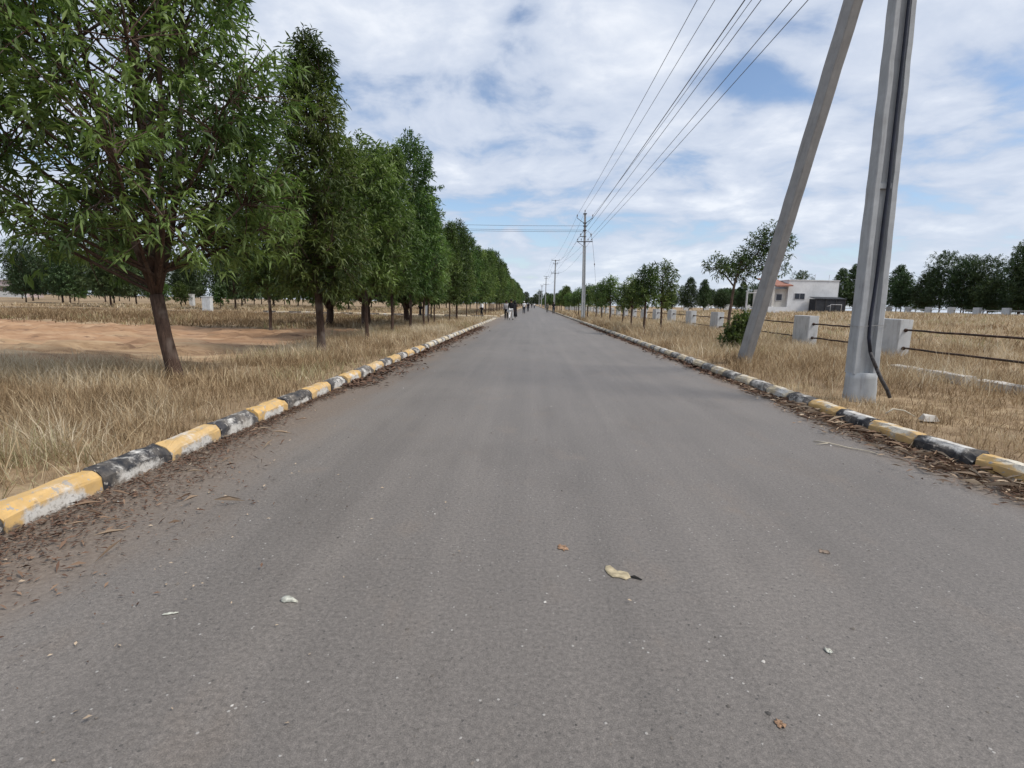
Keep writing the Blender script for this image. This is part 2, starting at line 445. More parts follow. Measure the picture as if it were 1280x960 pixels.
# ------------------------------------------------------------------ kerb blocks
def kerb_mesh(name, L, seed, mat, w=0.17, h=0.155):
    """profile in XZ, road side at x=+, chamfered top edge, slightly lumpy"""
    r = random.Random(seed)
    prof = [(-w, -0.13), (0.0, -0.13), (0.0, h - 0.055), (-0.012, h - 0.038), (-0.045, h - 0.006), (-0.06, h), (-w + 0.02, h), (-w, h - 0.02)]
    b = MB(); n = len(prof); v = []; f = []
    m_ = max(4, min(10, int(L / 0.1)))
    yy = [-L / 2, -L / 2 + 0.014] + [-L / 2 + L * q / m_ + r.uniform(-.01, .01) for q in range(1, m_)] + [L / 2 - 0.014, L / 2]
    corner = {1: r.choice((0, 0, .02, .035)), len(yy) - 2: r.choice((0, 0, .02, .04))}
    for j, y in enumerate(yy):
        s = 0.955 if j in (0, len(yy) - 1) else 1.0
        for (x, z) in prof:
            k = 0.007 if z > h - 0.06 else 0.004
            xx = -w / 2 + (x + w / 2) * s + r.uniform(-k, k) * (z > 0)
            zz = z * (s if z > 0.05 else 1) + r.uniform(-k, k) * (z > 0.05)
            if j in (0, 1): zz -= corner[1] * (z > 0.08) * (x > -.1)
            if j >= len(yy) - 2: zz -= corner[len(yy) - 2] * (z > 0.08) * (x > -.1)
            v.append((xx, y, zz))
    for j in range(len(yy) - 1):
        for i in range(n):
            a = j * n + i; c = j * n + (i + 1) % n
            f.append((a, a + n, c + n, c))
    f.append(tuple(range(n))); m = (len(yy) - 1) * n; f.append(tuple(range(m + n - 1, m - 1, -1)))
    b.add(v, f)
    return b.mesh(name, mat)
_kc = {}
def kerb_block(y, L, x, flip, matk, label, group, ang=0.0, dz=0.0):
    key = (matk, round(L, 2), random.randrange(6))
    if key not in _kc: _kc[key] = kerb_mesh('kerb_block', L - 0.012, hash(key) % 999, M[matk])
    o = link('kerb_block', _kc[key], None, (x, y, dz))
    o.rotation_euler = (random.uniform(-.014, .014), random.uniform(-.04, .04), (math.pi if flip else 0) + ang + random.uniform(-.014, .014))
    tag(o, label, 'kerb block', group)
    return o
GL, GR = 'painted kerb blocks along the left road edge', 'painted kerb blocks along the right road edge'
near_l = {
    -1: ('k_black', 'dark kerb block cut off by the photo edge, first at bottom left'),
    0: ('k_yellow', 'large bright yellow kerb block with a long white worn patch, bottom left'),
    1: ('k_black', 'black kerb block with white flaked face, beside the large bottom left yellow block'),
    2: ('k_yellow_worn', 'yellow kerb block mottled with grey white wear, second yellow one from bottom left'),
    3: ('k_black_worn', 'black kerb block mostly flaked to white, between second and third left yellow blocks'),
    4: ('k_yellow', 'cleanly painted yellow kerb block with a stepped top, third left yellow one'),
    5: ('k_black_full', 'shiny black topped kerb block with white lower face, third left black one'),
    6: ('k_yellow', 'fourth yellow kerb block from bottom left, under the first tree'),
    7: ('k_black_worn', 'fourth black kerb block from bottom left, grey and flaked'),
    8: ('k_yellow', 'fifth yellow kerb block from bottom left'),
    9: ('k_black_worn', 'fifth dark kerb block from bottom left, speckled white'),
    10: ('k_yellow_worn', 'sixth yellow kerb block from bottom left, faded paint'),
    11: ('k_black_worn', 'sixth dark kerb block from bottom left, pale and flaked'),
}
PL = 0.712
i = -6
while True:
    y = 2.72 + PL * (i + 0.5)
    if y > 44.6: break
    if i in near_l: mk, lab = near_l[i]
    elif i < -1: mk, lab = ('k_yellow', 'yellow kerb block of the left kerb just outside the frame') if i % 2 == 0 else ('k_black', 'black kerb block of the left kerb just outside the frame')
    elif i % 2 == 0:
        mk = 'k_yellow' if y < 15 else 'k_cream'
        lab = 'small cream yellow kerb block in the distant left kerb run before the side road' if y >= 15 else 'bright yellow kerb block of the left kerb beside the tall pale grass'
    else:
        mk = 'k_black_worn' if y < 24 else 'k_grey'
        lab = 'small grey kerb block in the distant left kerb run before the side road' if y >= 15 else 'flaked black kerb block of the left kerb beside the tall pale grass'
    kerb_block(y, PL, XL, False, mk, lab, GL)
    i += 1
near_r = {
    -1: ('k_yellow_top', 'yellow kerb block with white worn top, at the right photo edge'),
    0: ('k_black_top', 'long black kerb block with a white scraped edge, right of the pole, nearest black one'),
    1: ('k_yellow_top', 'yellow kerb block with broad white top, second yellow one from the right edge'),
    2: ('k_black_top', 'black kerb block with whitened top, just right of the concrete pole base'),
    3: ('k_yellow_top', 'ochre yellow kerb block in front of the concrete pole base'),
    4: ('k_black_worn', 'dark kerb block mostly peeled to white, just left of the concrete pole'),
    5: ('k_cream', 'cream kerb block between pole and leaning strut, nearest the pole'),
    6: ('k_grey', 'grey and white flaked kerb block halfway between pole and leaning strut'),
    7: ('k_cream', 'cream kerb block just right of the leaning strut foot'),
    8: ('k_grey', 'dark and white kerb block in front of the leaning strut foot'),
    9: ('k_cream', 'cream kerb block just left of the leaning strut foot'),
    10: ('k_grey', 'dark sided kerb block in front of the green bush'),
    11: ('k_cream', 'cream kerb block past the green bush'),
}
PR = 0.66
i = -8
while True:
    y = 4.63 + PR * (i + 0.5)
    if y > 60: break
    if i in near_r: mk, lab = near_r[i]
    elif i < -1: mk, lab = ('k_yellow_top', 'yellow kerb block of the right kerb just outside the frame') if i % 2 else ('k_black_top', 'black kerb block of the right kerb just outside the frame')
    elif i % 2: mk, lab = 'k_cream', 'small cream kerb block in the distant right kerb run beyond the green bush'
    else: mk, lab = 'k_grey', 'small dark grey kerb block in the distant right kerb run beyond the green bush'
    ang = math.atan((float(kerb_r(y + 0.3)) - float(kerb_r(y - 0.3))) / 0.6)
    kerb_block(y, PR, float(kerb_r(y)), True, mk, lab, GR, -ang)
    i += 1
# far, plain kerbs and the side road's kerb
for (x, y0, y1, flip) in ((XL, SIDE1 + 0.8, 420, False), (XR, 60.4, 420, True)):
    L = y1 - y0
    o = link('kerb', kerb_mesh('kerb', L, 5, M['k_plain']), None, (x, (y0 + y1) / 2, 0))
    if flip: o.rotation_euler[2] = math.pi
    tag(o, kind='structure')
i = 0
for k in range(18):
    x = XL - 1.1 - 1.35 * k
    mk = 'k_cream' if k % 2 == 0 else 'k_black_full'
    o = kerb_block(SIDE1 + 0.1, 1.35, x, False, mk,
                   'pale kerb block of the distant side road behind the left trees' if k % 2 == 0 else 'black kerb block of the distant side road behind the left trees',
                   'kerb blocks along the side road', -math.pi / 2)

# ------------------------------------------------------------------ trees
def leaf_mesh(name, S, A, m, L, W, rng, mat, droop=0.25, spread=0.6, spray=0.3, tone=None):
    n = len(S)
    B = np.repeat(S, m, 0); D = np.repeat(A, m, 0)
    N = len(B)
    u = rng.rand(N, 1)
    base = B + D * (u * spray) + rng.randn(N, 3) * 0.03
    d = D * 0.55 + rng.randn(N, 3) * spread + np.array([0, 0, -droop])
    d /= np.linalg.norm(d, axis=1, keepdims=True) + 1e-9
    up = np.array([0, 0, 1.0]) + rng.randn(N, 3) * 0.45
    s = np.cross(d, up); s /= np.linalg.norm(s, axis=1, keepdims=True) + 1e-9
    nn = np.cross(s, d)
    l = L * (0.6 + 0.7 * rng.rand(N, 1)); w = W * (0.7 + 0.6 * rng.rand(N, 1))
    mid = base + d * l * 0.42
    p1 = mid + s * w * 0.5 + nn * w * 0.18; p3 = mid - s * w * 0.5 + nn * w * 0.18
    tip = base + d * l + np.array([0, 0, -1.0]) * l * 0.18
    V = np.stack([base, p1, tip, p3], 1).reshape(-1, 3)
    k = np.arange(N) * 4
    F = np.stack([k, k + 1, k + 2, k, k + 2, k + 3], 1).ravel()
    ts = np.repeat(rng.rand(n) if tone is None else tone, m)
    tn = np.clip(ts * 0.75 + 0.3 * rng.rand(N), 0, 1)
    return np_mesh(name, V, F, np.arange(2 * N) * 3, np.full(2 * N, 3), mat, np.repeat(tn, 4))

def prof_column(t): return np.interp(t, [0, 0.08, 0.25, 0.5, 0.75, 0.92, 1], [0.55, 0.85, 1.0, 0.86, 0.58, 0.30, 0.10])
def prof_near(t): return np.interp(t, [0, 0.06, 0.3, 0.5, 0.8, 1], [0.72, 1.0, 1.02, 0.72, 0.62, 0.42])
def prof_round(t): return np.interp(t, [0, 0.12, 0.4, 0.7, 0.9, 1], [0.5, 0.85, 1.0, 0.85, 0.5, 0.2])
def prof_full(t): return np.interp(t, [0, 0.08, 0.3, 0.6, 0.85, 1], [0.55, 0.9, 1.0, 0.95, 0.8, 0.5])

def tree_meshes(seed, H, zb, R, prof, stems=3, lobes=40, sprays=24, leaves=9, L=0.17, W=0.04, tr=0.08, fork=1.4,
                lean=(0, 0), leaf='leaf_near', bark='bark', lob=(0.30, 0.55), sides=8, twigs=0.25, droop=0.25, ry=1.0, spray=0.3, wood_r=1.0, cshift=0.0):
    rng = np.random.RandomState(seed)
    wood = MB()
    f0 = Vector((lean[0], lean[1], fork))
    bow = Vector((lean[0] * 0.25 + rng.uniform(-.05, .05), lean[1] * 0.3 + rng.uniform(-.05, .05), fork * 0.5))
    wood.tube([(0, 0, -0.25), (0.0, 0, 0.03), (bow.x * 0.4, bow.y * 0.4, fork * 0.22), bow, f0], [tr * 1.5, tr * 1.22, tr * 1.02, tr * 0.95, tr * 0.92], sides)
    st = []
    for k in range(stems):
        az = 2 * math.pi * (k + rng.uniform(-.2, .2)) / stems + seed
        top = H * (0.95 if k == 0 else rng.uniform(0.62, 0.88))
        sp = R * prof(min(1, (top - zb) / (H - zb))) * 0.45 if k else 0.05
        pts = []
        for j in range(7):
            q = j / 6
            z = fork + (top - fork) * q
            o = sp * (q ** 0.7) + 0.10 * math.sin(q * 3.1) * R * 0.5 * (k > 0)
            pts.append(Vector((f0.x + math.cos(az) * o + rng.uniform(-.06, .06) * q, f0.y + math.sin(az) * o * ry + rng.uniform(-.06, .06) * q, z)))
        pts[0] = f0.copy() - Vector((0, 0, 0.03))
        r0 = tr * (0.78 if k == 0 else 0.62)
        wood.tube(pts, [r0 * (1 - 0.88 * j / 6) for j in range(7)], max(5, sides - 2))
        st.append(pts)
    S = []; A = []; T = []
    for i in range(lobes):
        t = (i + rng.rand()) / lobes
        t = t ** 1.15
        z = zb + (H - zb) * t
        re = R * float(prof(t))
        az = i * 2.39996 + rng.uniform(-.5, .5)
        rr = re * rng.uniform(0.35, 0.80)
        rl = max(0.22, re * rng.uniform(*lob))
        cx = lean[0] * 0.6 + cshift + math.cos(az) * rr; cy = lean[1] * 0.6 + math.sin(az) * rr * ry
        c = np.array([cx, cy, z])
        p = st[rng.randint(len(st))]
        za = max(fork + 0.02 + 0.35 * rng.rand(), z - rr * rng.uniform(0.5, 1.0) - 0.1)
        q = min(0.999, max(0, (za - fork) / (p[-1].z - fork))) * 6
        a = p[int(q)].lerp(p[min(6, int(q) + 1)], q - int(q))
        cv = Vector(c)
        mid = a.lerp(cv, 0.5) + Vector((0, 0, -0.06 * rr + rng.uniform(-.05, .05)))
        rb = tr * 0.30 * (0.45 + 0.55 * (1 - t)) * wood_r
        wood.tube([a, mid, cv, cv + (cv - mid) * 0.45], [rb, rb * 0.75, rb * 0.5, rb * 0.2], 5, cap=False)
        n = max(4, int(sprays * (0.5 + 0.9 * rl / (R * 0.45))))
        d = rng.randn(n, 3); d /= np.linalg.norm(d, axis=1, keepdims=True)
        q = rng.rand(n, 1) ** 0.45
        P = c + d * q * rl * np.array([1, 1, 1.25])
        ax = d * 0.6 + np.array([math.cos(az), math.sin(az), 0]) * 0.35 + np.array([0, 0, 0.45]) + rng.randn(n, 3) * 0.2
        ax /= np.linalg.norm(ax, axis=1, keepdims=True)
        S.append(P); A.append(ax); T.append(np.clip(rng.rand(n) * 0.4 + rng.uniform(-0.25, 0.85) * (0.6 if leaf == 'leaf_field' else 1), 0, 1))
        for j in range(n):
            if rng.rand() < twigs:
                e = Vector(P[j] + ax[j] * spray * 0.8)
                wood.tube([cv.lerp(a, 0.12 * rng.rand()), cv.lerp(e, 0.55) + Vector((0, 0, -0.03)), e], [rb * 0.32 + 0.003, rb * 0.2 + 0.003, 0.003], 3, cap=False)
    S = np.concatenate(S); A = np.concatenate(A); T = np.concatenate(T)
    keep = S[:, 2] > zb - 0.45
    S, A, T = S[keep], A[keep], T[keep]
    wm = wood.mesh('trunk', M[bark], True)
    lm = leaf_mesh('crown', S, A, leaves, L, W, rng, M[leaf], droop, 0.6, spray, T)
    return wm, lm

def place_tree(name, pm, loc, rz, s, label, cat, group, sz=None, tilt=(0, 0)):
    o = empty(name, loc, label, cat, group)
    o.rotation_euler = (tilt[0], tilt[1], rz)
    o.scale = (s, s, sz or s)
    link('trunk', pm[0], o); link('crown', pm[1], o)
    return o
def gp(x, y, d=0.0): return (x, y, gz1(x, y) + d)

TREE1 = tree_meshes(11, 9.4, 2.12, 2.55, prof_near, stems=5, lobes=100, sprays=30, leaves=15, L=0.18, W=0.038, tr=0.105, fork=1.32,
                    lean=(-0.24, 0.05), lob=(0.17, 0.33), sides=12, twigs=0.5, droop=0.35, spray=0.32, cshift=-0.32)
TREE2 = tree_meshes(23, 7.4, 1.6, 1.2, prof_column, stems=3, lobes=72, sprays=22, leaves=12, L=0.19, W=0.038, tr=0.10, fork=2.0,
                    lean=(-0.05, 0), lob=(0.28, 0.50), sides=10, twigs=0.3, droop=0.3)
ROW = [tree_meshes(31 + 7 * k, H, 1.9, R, pf, stems=3, lobes=48, sprays=26, leaves=10, L=0.21, W=0.052, tr=0.065, fork=1.7, lob=(0.30, 0.55), twigs=0.1)
       for k, (H, R, pf) in enumerate(((7.6, 1.35, prof_column), (8.0, 1.5, prof_full), (6.6, 1.45, prof_full), (8.2, 1.25, prof_column)))]
BIG = tree_meshes(77, 8.0, 1.9, 3.0, prof_round, stems=4, lobes=60, sprays=30, leaves=10, L=0.20, W=0.05, tr=0.23, fork=1.0, lean=(0.1, 0), sides=10, twigs=0.1)
FIELD = [tree_meshes(101 + 9 * k, H, 1.6, R, pf, stems=3, lobes=44, sprays=28, leaves=8, L=0.30, W=0.10, tr=0.10, fork=1.3, leaf='leaf_field', lob=(0.3, 0.6), sides=6, twigs=0.0, spray=0.4)
         for k, (H, R, pf) in enumerate(((7.4, 2.2, prof_round), (8.2, 2.0, prof_column), (6.6, 2.5, prof_round), (9.2, 2.8, prof_full)))]
SMALL = [tree_meshes(201 + 5 * k, H, 1.5, R, prof_round, stems=3, lobes=17, sprays=14, leaves=9, L=0.17, W=0.055, tr=0.06, fork=1.35, leaf='leaf_near', lob=(0.32, 0.58), sides=6, twigs=0.15, bark='bark')
         for k, (H, R) in enumerate(((3.2, .72), (3.0, .66), (3.4, .80)))]
SAP = tree_meshes(301, 2.9, 1.0, 1.0, prof_round, stems=2, lobes=14, sprays=14, leaves=8, L=0.24, W=0.09, tr=0.05, fork=0.9, leaf='leaf_light', sides=5, twigs=0)

ROWG = 'trees in the left roadside row'
place_tree('roadside_tree', TREE1, gp(-5.72, 8.0), 0, 1.0, 'largest nearest tree at left, forked dark trunk, airy crown reaching past the top edge', 'tree', ROWG)
place_tree('roadside_tree', TREE2, gp(-5.45, 13.2), 0.6, 1.0, 'tall narrow tree with pointed crown, second in the left roadside row', 'tree', ROWG)
rr = random.Random(5)
rowlab = ['rounded bright green tree hidden partly behind the tall narrow tree, third in left row', 'shorter broad tree fourth in the left roadside row',
          'tall grey green tree with ragged double top, fifth in the left roadside row']
spec = [(17.3, 2, 0.92), (20.2, 0, 0.90), (23.4, 1, 1.0)]
for k, (y, p, s) in enumerate(spec):
    place_tree('roadside_tree', ROW[p], gp(-5.6 + rr.uniform(-.2, .2), y), rr.uniform(0, 6), s, rowlab[k], 'tree', ROWG)
y = 26.0; k = 0
names = ['sixth', 'seventh', 'eighth', 'ninth', 'tenth']
while y < 330:
    if SIDE0 - 1 < y < SIDE1 + 1: y = SIDE1 + 1.5
    p = rr.randrange(4); s = rr.uniform(0.84, 1.0) * float(np.interp(y, [25, 30, 50, 80, 150], [.92, .86, .93, 1.08, 1.12]))
    if k < 5: lab = f'slender tree with thin dark trunk, {names[k]} in the left roadside row'
    else: lab = 'slender tree merged into the far green wall of the left roadside row'
    place_tree('roadside_tree', ROW[p], gp(-5.6 + rr.uniform(-.35, .35), y), rr.uniform(0, 6), s, lab, 'tree', ROWG)
    y += rr.uniform(2.2, 3.1) if y < 120 else rr.uniform(4, 6); k += 1
SECG = 'trees in the second row left of the road'
place_tree('shade_tree', BIG, gp(-8.2, 25.5), 2.2, 1.0, 'thick dark double trunked tree behind the left row, low spreading branches', 'tree', SECG)
place_tree('shade_tree', BIG, gp(-10.5, 26.5), 0.4, 0.82, 'dark single trunked tree left of the thick double trunked one', 'tree', SECG)
place_tree('shade_tree', ROW[2], gp(-10.9, 21.2), 1.4, 0.95, 'grey trunked tree standing on the dark brown soil between first and second row trees', 'tree', SECG)
place_tree('shade_tree', ROW[0], gp(-13.3, 34), 1.4, 0.9, 'dark trunked tree in the gap behind the grey trunked tree', 'tree', SECG)
place_tree('shade_tree', BIG, gp(-7.6, 31.5), 4.0, 0.75, 'dark forked tree just behind the sixth and seventh row trees', 'tree', SECG)
place_tree('shade_tree', ROW[3], gp(-7.4, 38), 2.0, 0.8, 'thin tree standing just behind the far part of the left row', 'tree', SECG)

# field trees at the left (positions as rows of plots)
FG = 'trees in the left field'
for row_y, x0, x1, d in ((58, -58, -16, 5.2), (73, -75, -16, 4.8), (92, -100, -14, 5.0), (118, -140, -12, 6.0)):
    x = x0
    while x < x1:
        xx = x + rr.uniform(-1.2, 1.2); yy = row_y + rr.uniform(-3, 3)
        if rr.random() < (0.45 if row_y == 58 else 0.8) and xx / yy > -1.02:
            place_tree('field_tree', FIELD[rr.randrange(4)], gp(xx, yy), rr.uniform(0, 6), rr.uniform(0.9, 1.25), 'dark rounded tree in the distant orchard rows of the left field', 'tree', FG)
        x += d
for k, (x, y, s) in enumerate(((-72, 80, 1.0), (-48, 66, 1.0), (-41.5, 60, .95), (-34, 55.5, 0.9), (-24, 57, 1.0), (-16, 60, .9))):
    place_tree('sapling', SAP, gp(x, y), rr.uniform(0, 6), s, 'small light green sapling in front of the dark left field trees', 'sapling', 'light green saplings in the left field')

# right side: the verge row
RG = 'small trees in the right roadside row'
rlab = ['bushy small tree with open right side, nearest of the right verge row', 'small dark trunked tree beside the nearest bushy one, second in right verge row',
        'small thin tree, third in the right verge row', 'small lopsided sapling like tree, fourth in the right verge row', 'small tree, fifth in the right verge row']
for k, (x, y, p, s) in enumerate(((6.75, 27, 2, 0.98), (5.5, 25.2, 1, 0.98), (6.0, 31, 0, 0.9), (6.0, 34, 1, 0.82), (6.0, 39.6, 0, 1.02),
                                  (6.0, 44, 2, 0.9), (6.0, 48, 0, 0.95), (5.9, 54, 1, 1.05), (6.1, 59, 2, 0.92), (5.9, 64, 0, 1.0))):
    lab = rlab[k] if k < 5 else 'small round tree in the right verge row around the tall pole'
    place_tree('verge_tree', SMALL[p], gp(x, y), 0.7 * k + 0.3, s, lab, 'tree', RG, tilt=(0, 0.02 * (k % 3 - 1)))
y = 69
while y < 330:
    p = rr.randrange(3); s = rr.uniform(0.82, 1.08)
    if rr.random() < 0.2 and y > 72:
        place_tree('verge_tree', ROW[2], gp(6.4 + rr.uniform(-.5, .8), y), rr.uniform(0, 6), 0.66, 'darker taller tree standing out above the far right verge row', 'tree', RG)
    else:
        place_tree('verge_tree', SMALL[p], gp(6.0 + rr.uniform(-.4, .4), y), rr.uniform(0, 6), s, 'tiny round tree in the far right verge row beyond the tall pole', 'tree', RG)
    y += rr.uniform(4.2, 6.0) if y < 140 else 8
# the two lobed tree behind the bush
def lobed_tree():
    rng = np.random.RandomState(5); w = MB(); S = []; A = []
    w.tube([(0, 0, -.2), (0.02, 0, .3), (.05, 0, 1.2), (.12, 0, 2.2), (.2, 0, 2.75)], [.09, .075, .065, .055, .045], 8)
    w.tube([(.2, 0, 2.7), (.75, .1, 3.3), (1.3, .1, 4.1), (1.55, .1, 4.6)], [.04, .034, .022, .008], 6)
    w.tube([(.13, 0, 2.3), (-.3, -.1, 2.75), (-.75, -.1, 3.05)], [.035, .025, .01], 6)
    w.tube([(.2, 0, 2.7), (.3, 0, 3.2), (.35, .1, 3.5)], [.035, .02, .01], 5)
    w.tube([(.5, .05, 3.0), (1.2, .0, 3.2), (1.9, 0, 3.4)], [.03, .02, .008], 5)
    for (c, r, n) in (((-.55, -.1, 3.05), (.55, .55, .36), 80), ((-.15, 0, 2.85), (.35, .4, .3), 34), ((.3, 0, 3.15), (.5, .5, .42), 80), ((.85, .1, 3.45), (.5, .5, .5), 80),
                      ((1.15, .1, 4.05), (.5, .45, .48), 80), ((1.55, .1, 4.45), (.35, .35, .4), 36), ((1.75, 0, 3.65), (.5, .4, .5), 60), ((1.2, 0, 3.0), (.45, .4, .28), 50), ((.5, 0, 2.6), (.32, .3, .28), 30), ((2.0, 0, 3.0), (.25, .3, .3), 20), ((2.2, 0, 4.0), (.25, .3, .25), 16)):
        d = rng.randn(n, 3); d /= np.linalg.norm(d, axis=1, keepdims=True)
        S.append(np.array(c) + d * (rng.rand(n, 1) ** .5) * np.array(r)); a = d * .6 + np.array([0, 0, .5]) + rng.randn(n, 3) * .2
        A.append(a / np.linalg.norm(a, axis=1, keepdims=True))
        for j in range(0, n, 3):
            w.tube([c, S[-1][j]], [.012, .004], 3, cap=False)
    return w.mesh('trunk', M['bark_pale'], True), leaf_mesh('crown', np.concatenate(S), np.concatenate(A), 9, .16, .042, rng, M['leaf_field'], .2, .6, .25)
place_tree('verge_tree', lobed_tree(), gp(7.6, 20.2), 0, 0.93, 'open two lobed tree with bare reddish trunk left of the leaning strut', 'tree', RG)
def bush_mesh():
    rng = np.random.RandomState(8); w = MB(); S = []; A = []
    for (c, r, n) in (((0, 0, .45), (.55, .5, .42), 130), ((.2, 0, .85), (.42, .4, .35), 90), ((-.3, 0, .35), (.4, .4, .3), 70), ((.4, 0, 1.0), (.25, .25, .22), 34)):
        d = rng.randn(n, 3); d /= np.linalg.norm(d, axis=1, keepdims=True)
        p = np.array(c) + d * (rng.rand(n, 1) ** .5) * np.array(r); p[:, 2] = np.maximum(p[:, 2], .08)
        S.append(p); a = d * .7 + np.array([0, 0, .5]); A.append(a / np.linalg.norm(a, axis=1, keepdims=True))
    for k in range(16):
        a = k * 2.4; w.tube([(0.05 * math.cos(a), .05 * math.sin(a), -.1), (.2 * math.cos(a), .2 * math.sin(a), .4), (.4 * math.cos(a), .4 * math.sin(a), .8)], [.014, .01, .004], 4, cap=False)
    return w.mesh('stem', M['bark']), leaf_mesh('foliage', np.concatenate(S), np.concatenate(A), 9, .13, .06, rng, M['leaf_near'], .1, .7, .18)
bm_ = bush_mesh()
o = empty('bush', gp(6.15, 15.6), 'low green leafy bush in dry grass at the foot of the two lobed tree', 'bush')
link('stem', bm_[0], o); link('foliage', bm_[1], o); o.scale = (.66, .8, .95)

# right field trees behind the far fence and all round the horizon
RF = 'trees beyond the far right fence'
rlabs = {}
def far_tree(x, y, s, p, lab, g): place_tree('field_tree', FIELD[p], gp(x, y), rr.uniform(0, 6), s, lab, 'tree', g)
for (x, y, s, p) in ((70, 66, 1.05, 3), (71, 70, 1.12, 3), (69, 74.5, 1.1, 3), (72, 79, .98, 0), (71, 63, 1.1, 3), (70, 58, 1.2, 3), (72, 54, 1.1, 3), (68, 68.5, 1.0, 0), (68.5, 72.5, 1.15, 3), (70, 77, 1.0, 3), (69, 64, 1.1, 3)):
    far_tree(x, y, s, p, 'large dark tree in the clump at the right edge behind the far fence', RF)
for (x, y, s, p) in ((71, 96, 1.0, 0), (70, 91.5, 1.08, 3), (69.5, 100, 1.0, 0), (72, 105, 1.1, 1), (71, 110, .9, 3), (73, 115, 1.0, 2), (70, 87, .9, 3), (71, 84, .95, 3), (70, 82, .85, 2), (72, 89, 1.0, 3)):
    far_tree(x, y, s, p, 'dark tree in the clump behind the far fence right of the concrete pole', RF)
y = 143
while y < 220:
    far_tree(71 + rr.uniform(-2, 2), y, rr.uniform(.8, 1.1), rr.randrange(4), 'dark tree in the long row behind the white house', RF); y += rr.uniform(4, 6)
for (x, y, s, p) in ((57.5, 99, .95, 1), (60, 99, 1.05, 1), (61, 95, .9, 1), (28.0, 93, .72, 1), (31.5, 96, .68, 1), (35, 97, .55, 2), (38, 95, .62, 1), (25, 96, .6, 2), (22, 110, .7, 0)):
    far_tree(x, y, s, p, 'dark upright tree in the middle of the right field near the white house', 'trees in the right field')
for k in range(46):
    x = -30 + 6.2 * k + rr.uniform(-2, 2)
    if -2 < x < 4.5: x = 9
    y = 150 + rr.uniform(0, 40) + (90 if x < 8 else 0)
    if 38 < x < 130 and 0.45 < x / y < 0.62: continue
    far_tree(x, y, rr.uniform(.65, 1.0), rr.randrange(4), 'tiny dark tree on the horizon behind the fields', 'trees along the horizon')
for k in range(36):
    x = -230 + 6.0 * k + rr.uniform(-2, 2)
    if x / 180 < -1.0: continue
    far_tree(x, 165 + rr.uniform(0, 30), rr.uniform(.65, .95), rr.randrange(4), 'tiny dark tree on the horizon behind the fields', 'trees along the horizon')
for (x, y, s, p) in ((-3.5, 345, 1.2, 0), (3.2, 360, 1.2, 2), (6, 372, 1.1, 3), (0, 420, 1.0, 2), (-8, 352, 1.2, 1), (10, 355, 1.1, 1)):
    far_tree(x, y, s, p, 'small dark tree closing the far end of the road', 'trees at the end of the road')

# ------------------------------------------------------------------ grass (nobody could count it)
def grass(name, regions, seed, label):
    rng = np.random.RandomState(seed)
    P = []; Hh = []; Wd = []; Tn = []; Ln = []
    for (x0, x1, y0, y1, dens, h, w, mask, tof) in regions:
        n = int((x1 - x0) * (y1 - y0) * dens)
        x = rng.uniform(x0, x1, n); y = rng.uniform(y0, y1, n)
        # clumps
        nb = max(1, n // 12)
        cx = x[:nb].repeat(12)[:n]; cy = y[:nb].repeat(12)[:n]
        m = min(len(cx), n); cl = rng.rand(m) < 0.75
        sp = 0.035 + w * 3
        x[:m] = np.where(cl, cx + rng.randn(m) * sp, x[:m]); y[:m] = np.where(cl, cy + rng.randn(m) * sp, y[:m])
        inv = (np.abs(x / np.maximum(y, 0.5) - 0.02) < 2.0)
        keep = inv & (x > x0) & (x < x1)
        d = mask(x, y) if mask else np.ones(n)
        keep &= rng.rand(n) < d
        x, y = x[keep], y[keep]; n = len(x)
        big = fbm(x * 0.5 + 3, y * 0.5 + 8); mid = fbm(x * 2.2, y * 2.2)
        hh = h * (0.35 + 0.9 * rng.rand(n)) * (0.30 + 0.75 * big + 0.65 * mid)
        P.append(np.stack([x, y, gz(x, y) - 0.015], 1)); Hh.append(hh); Wd.append(np.full(n, w) * (0.7 + 0.6 * rng.rand(n)))
        green = sstep(fbm(x * 0.35 + 20, y * 0.35 + 2), 0.60, 0.70)
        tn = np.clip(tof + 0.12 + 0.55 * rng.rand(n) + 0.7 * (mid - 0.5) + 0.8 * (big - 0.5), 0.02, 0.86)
        tn = np.where(rng.rand(n) < 0.35 * green, 0.93 + 0.07 * rng.rand(n), tn)
        Tn.append(tn)
        Ln.append(0.2 + 1.0 * rng.rand(n) ** .8)
    P = np.concatenate(P); H = np.concatenate(Hh)[:, None]; W = np.concatenate(Wd)[:, None]; T = np.concatenate(Tn); Ln = np.concatenate(Ln)[:, None]
    n = len(P)
    az = rng.rand(n) * 2 * math.pi
    d = np.stack([np.cos(az), np.sin(az), np.zeros(n)], 1); s = np.stack([-np.sin(az + rng.randn(n) * .6), np.cos(az + rng.randn(n) * .6), np.zeros(n)], 1)
    up = np.array([0, 0, 1.0])
    mid = P + up * H * (0.62 - 0.25 * Ln) + d * H * 0.30 * Ln
    tip = P + up * H * (1.0 - 0.62 * Ln * rng.rand(n, 1)) + d * H * 0.85 * Ln
    seed_ = (rng.rand(n, 1) < 0.16)
    wm = np.where(seed_, W * 1.5, W * 0.8)
    V = np.stack([P - s * W * .5, P + s * W * .5, mid + s * wm * .5, mid - s * wm * .5, tip], 1).reshape(-1, 3)
    k = np.arange(n) * 5
    F = np.stack([k, k + 1, k + 2, k + 3, k + 3, k + 2, k + 4], 1).ravel()
    st = np.stack([np.arange(n) * 7, np.arange(n) * 7 + 4], 1).ravel(); tt = np.tile([4, 3], n)
    me = np_mesh(name, V, F, st, tt, M['grass'], np.repeat(T, 5))
    tag(link(name, me), label, 'grass', None, 'stuff')
    return n
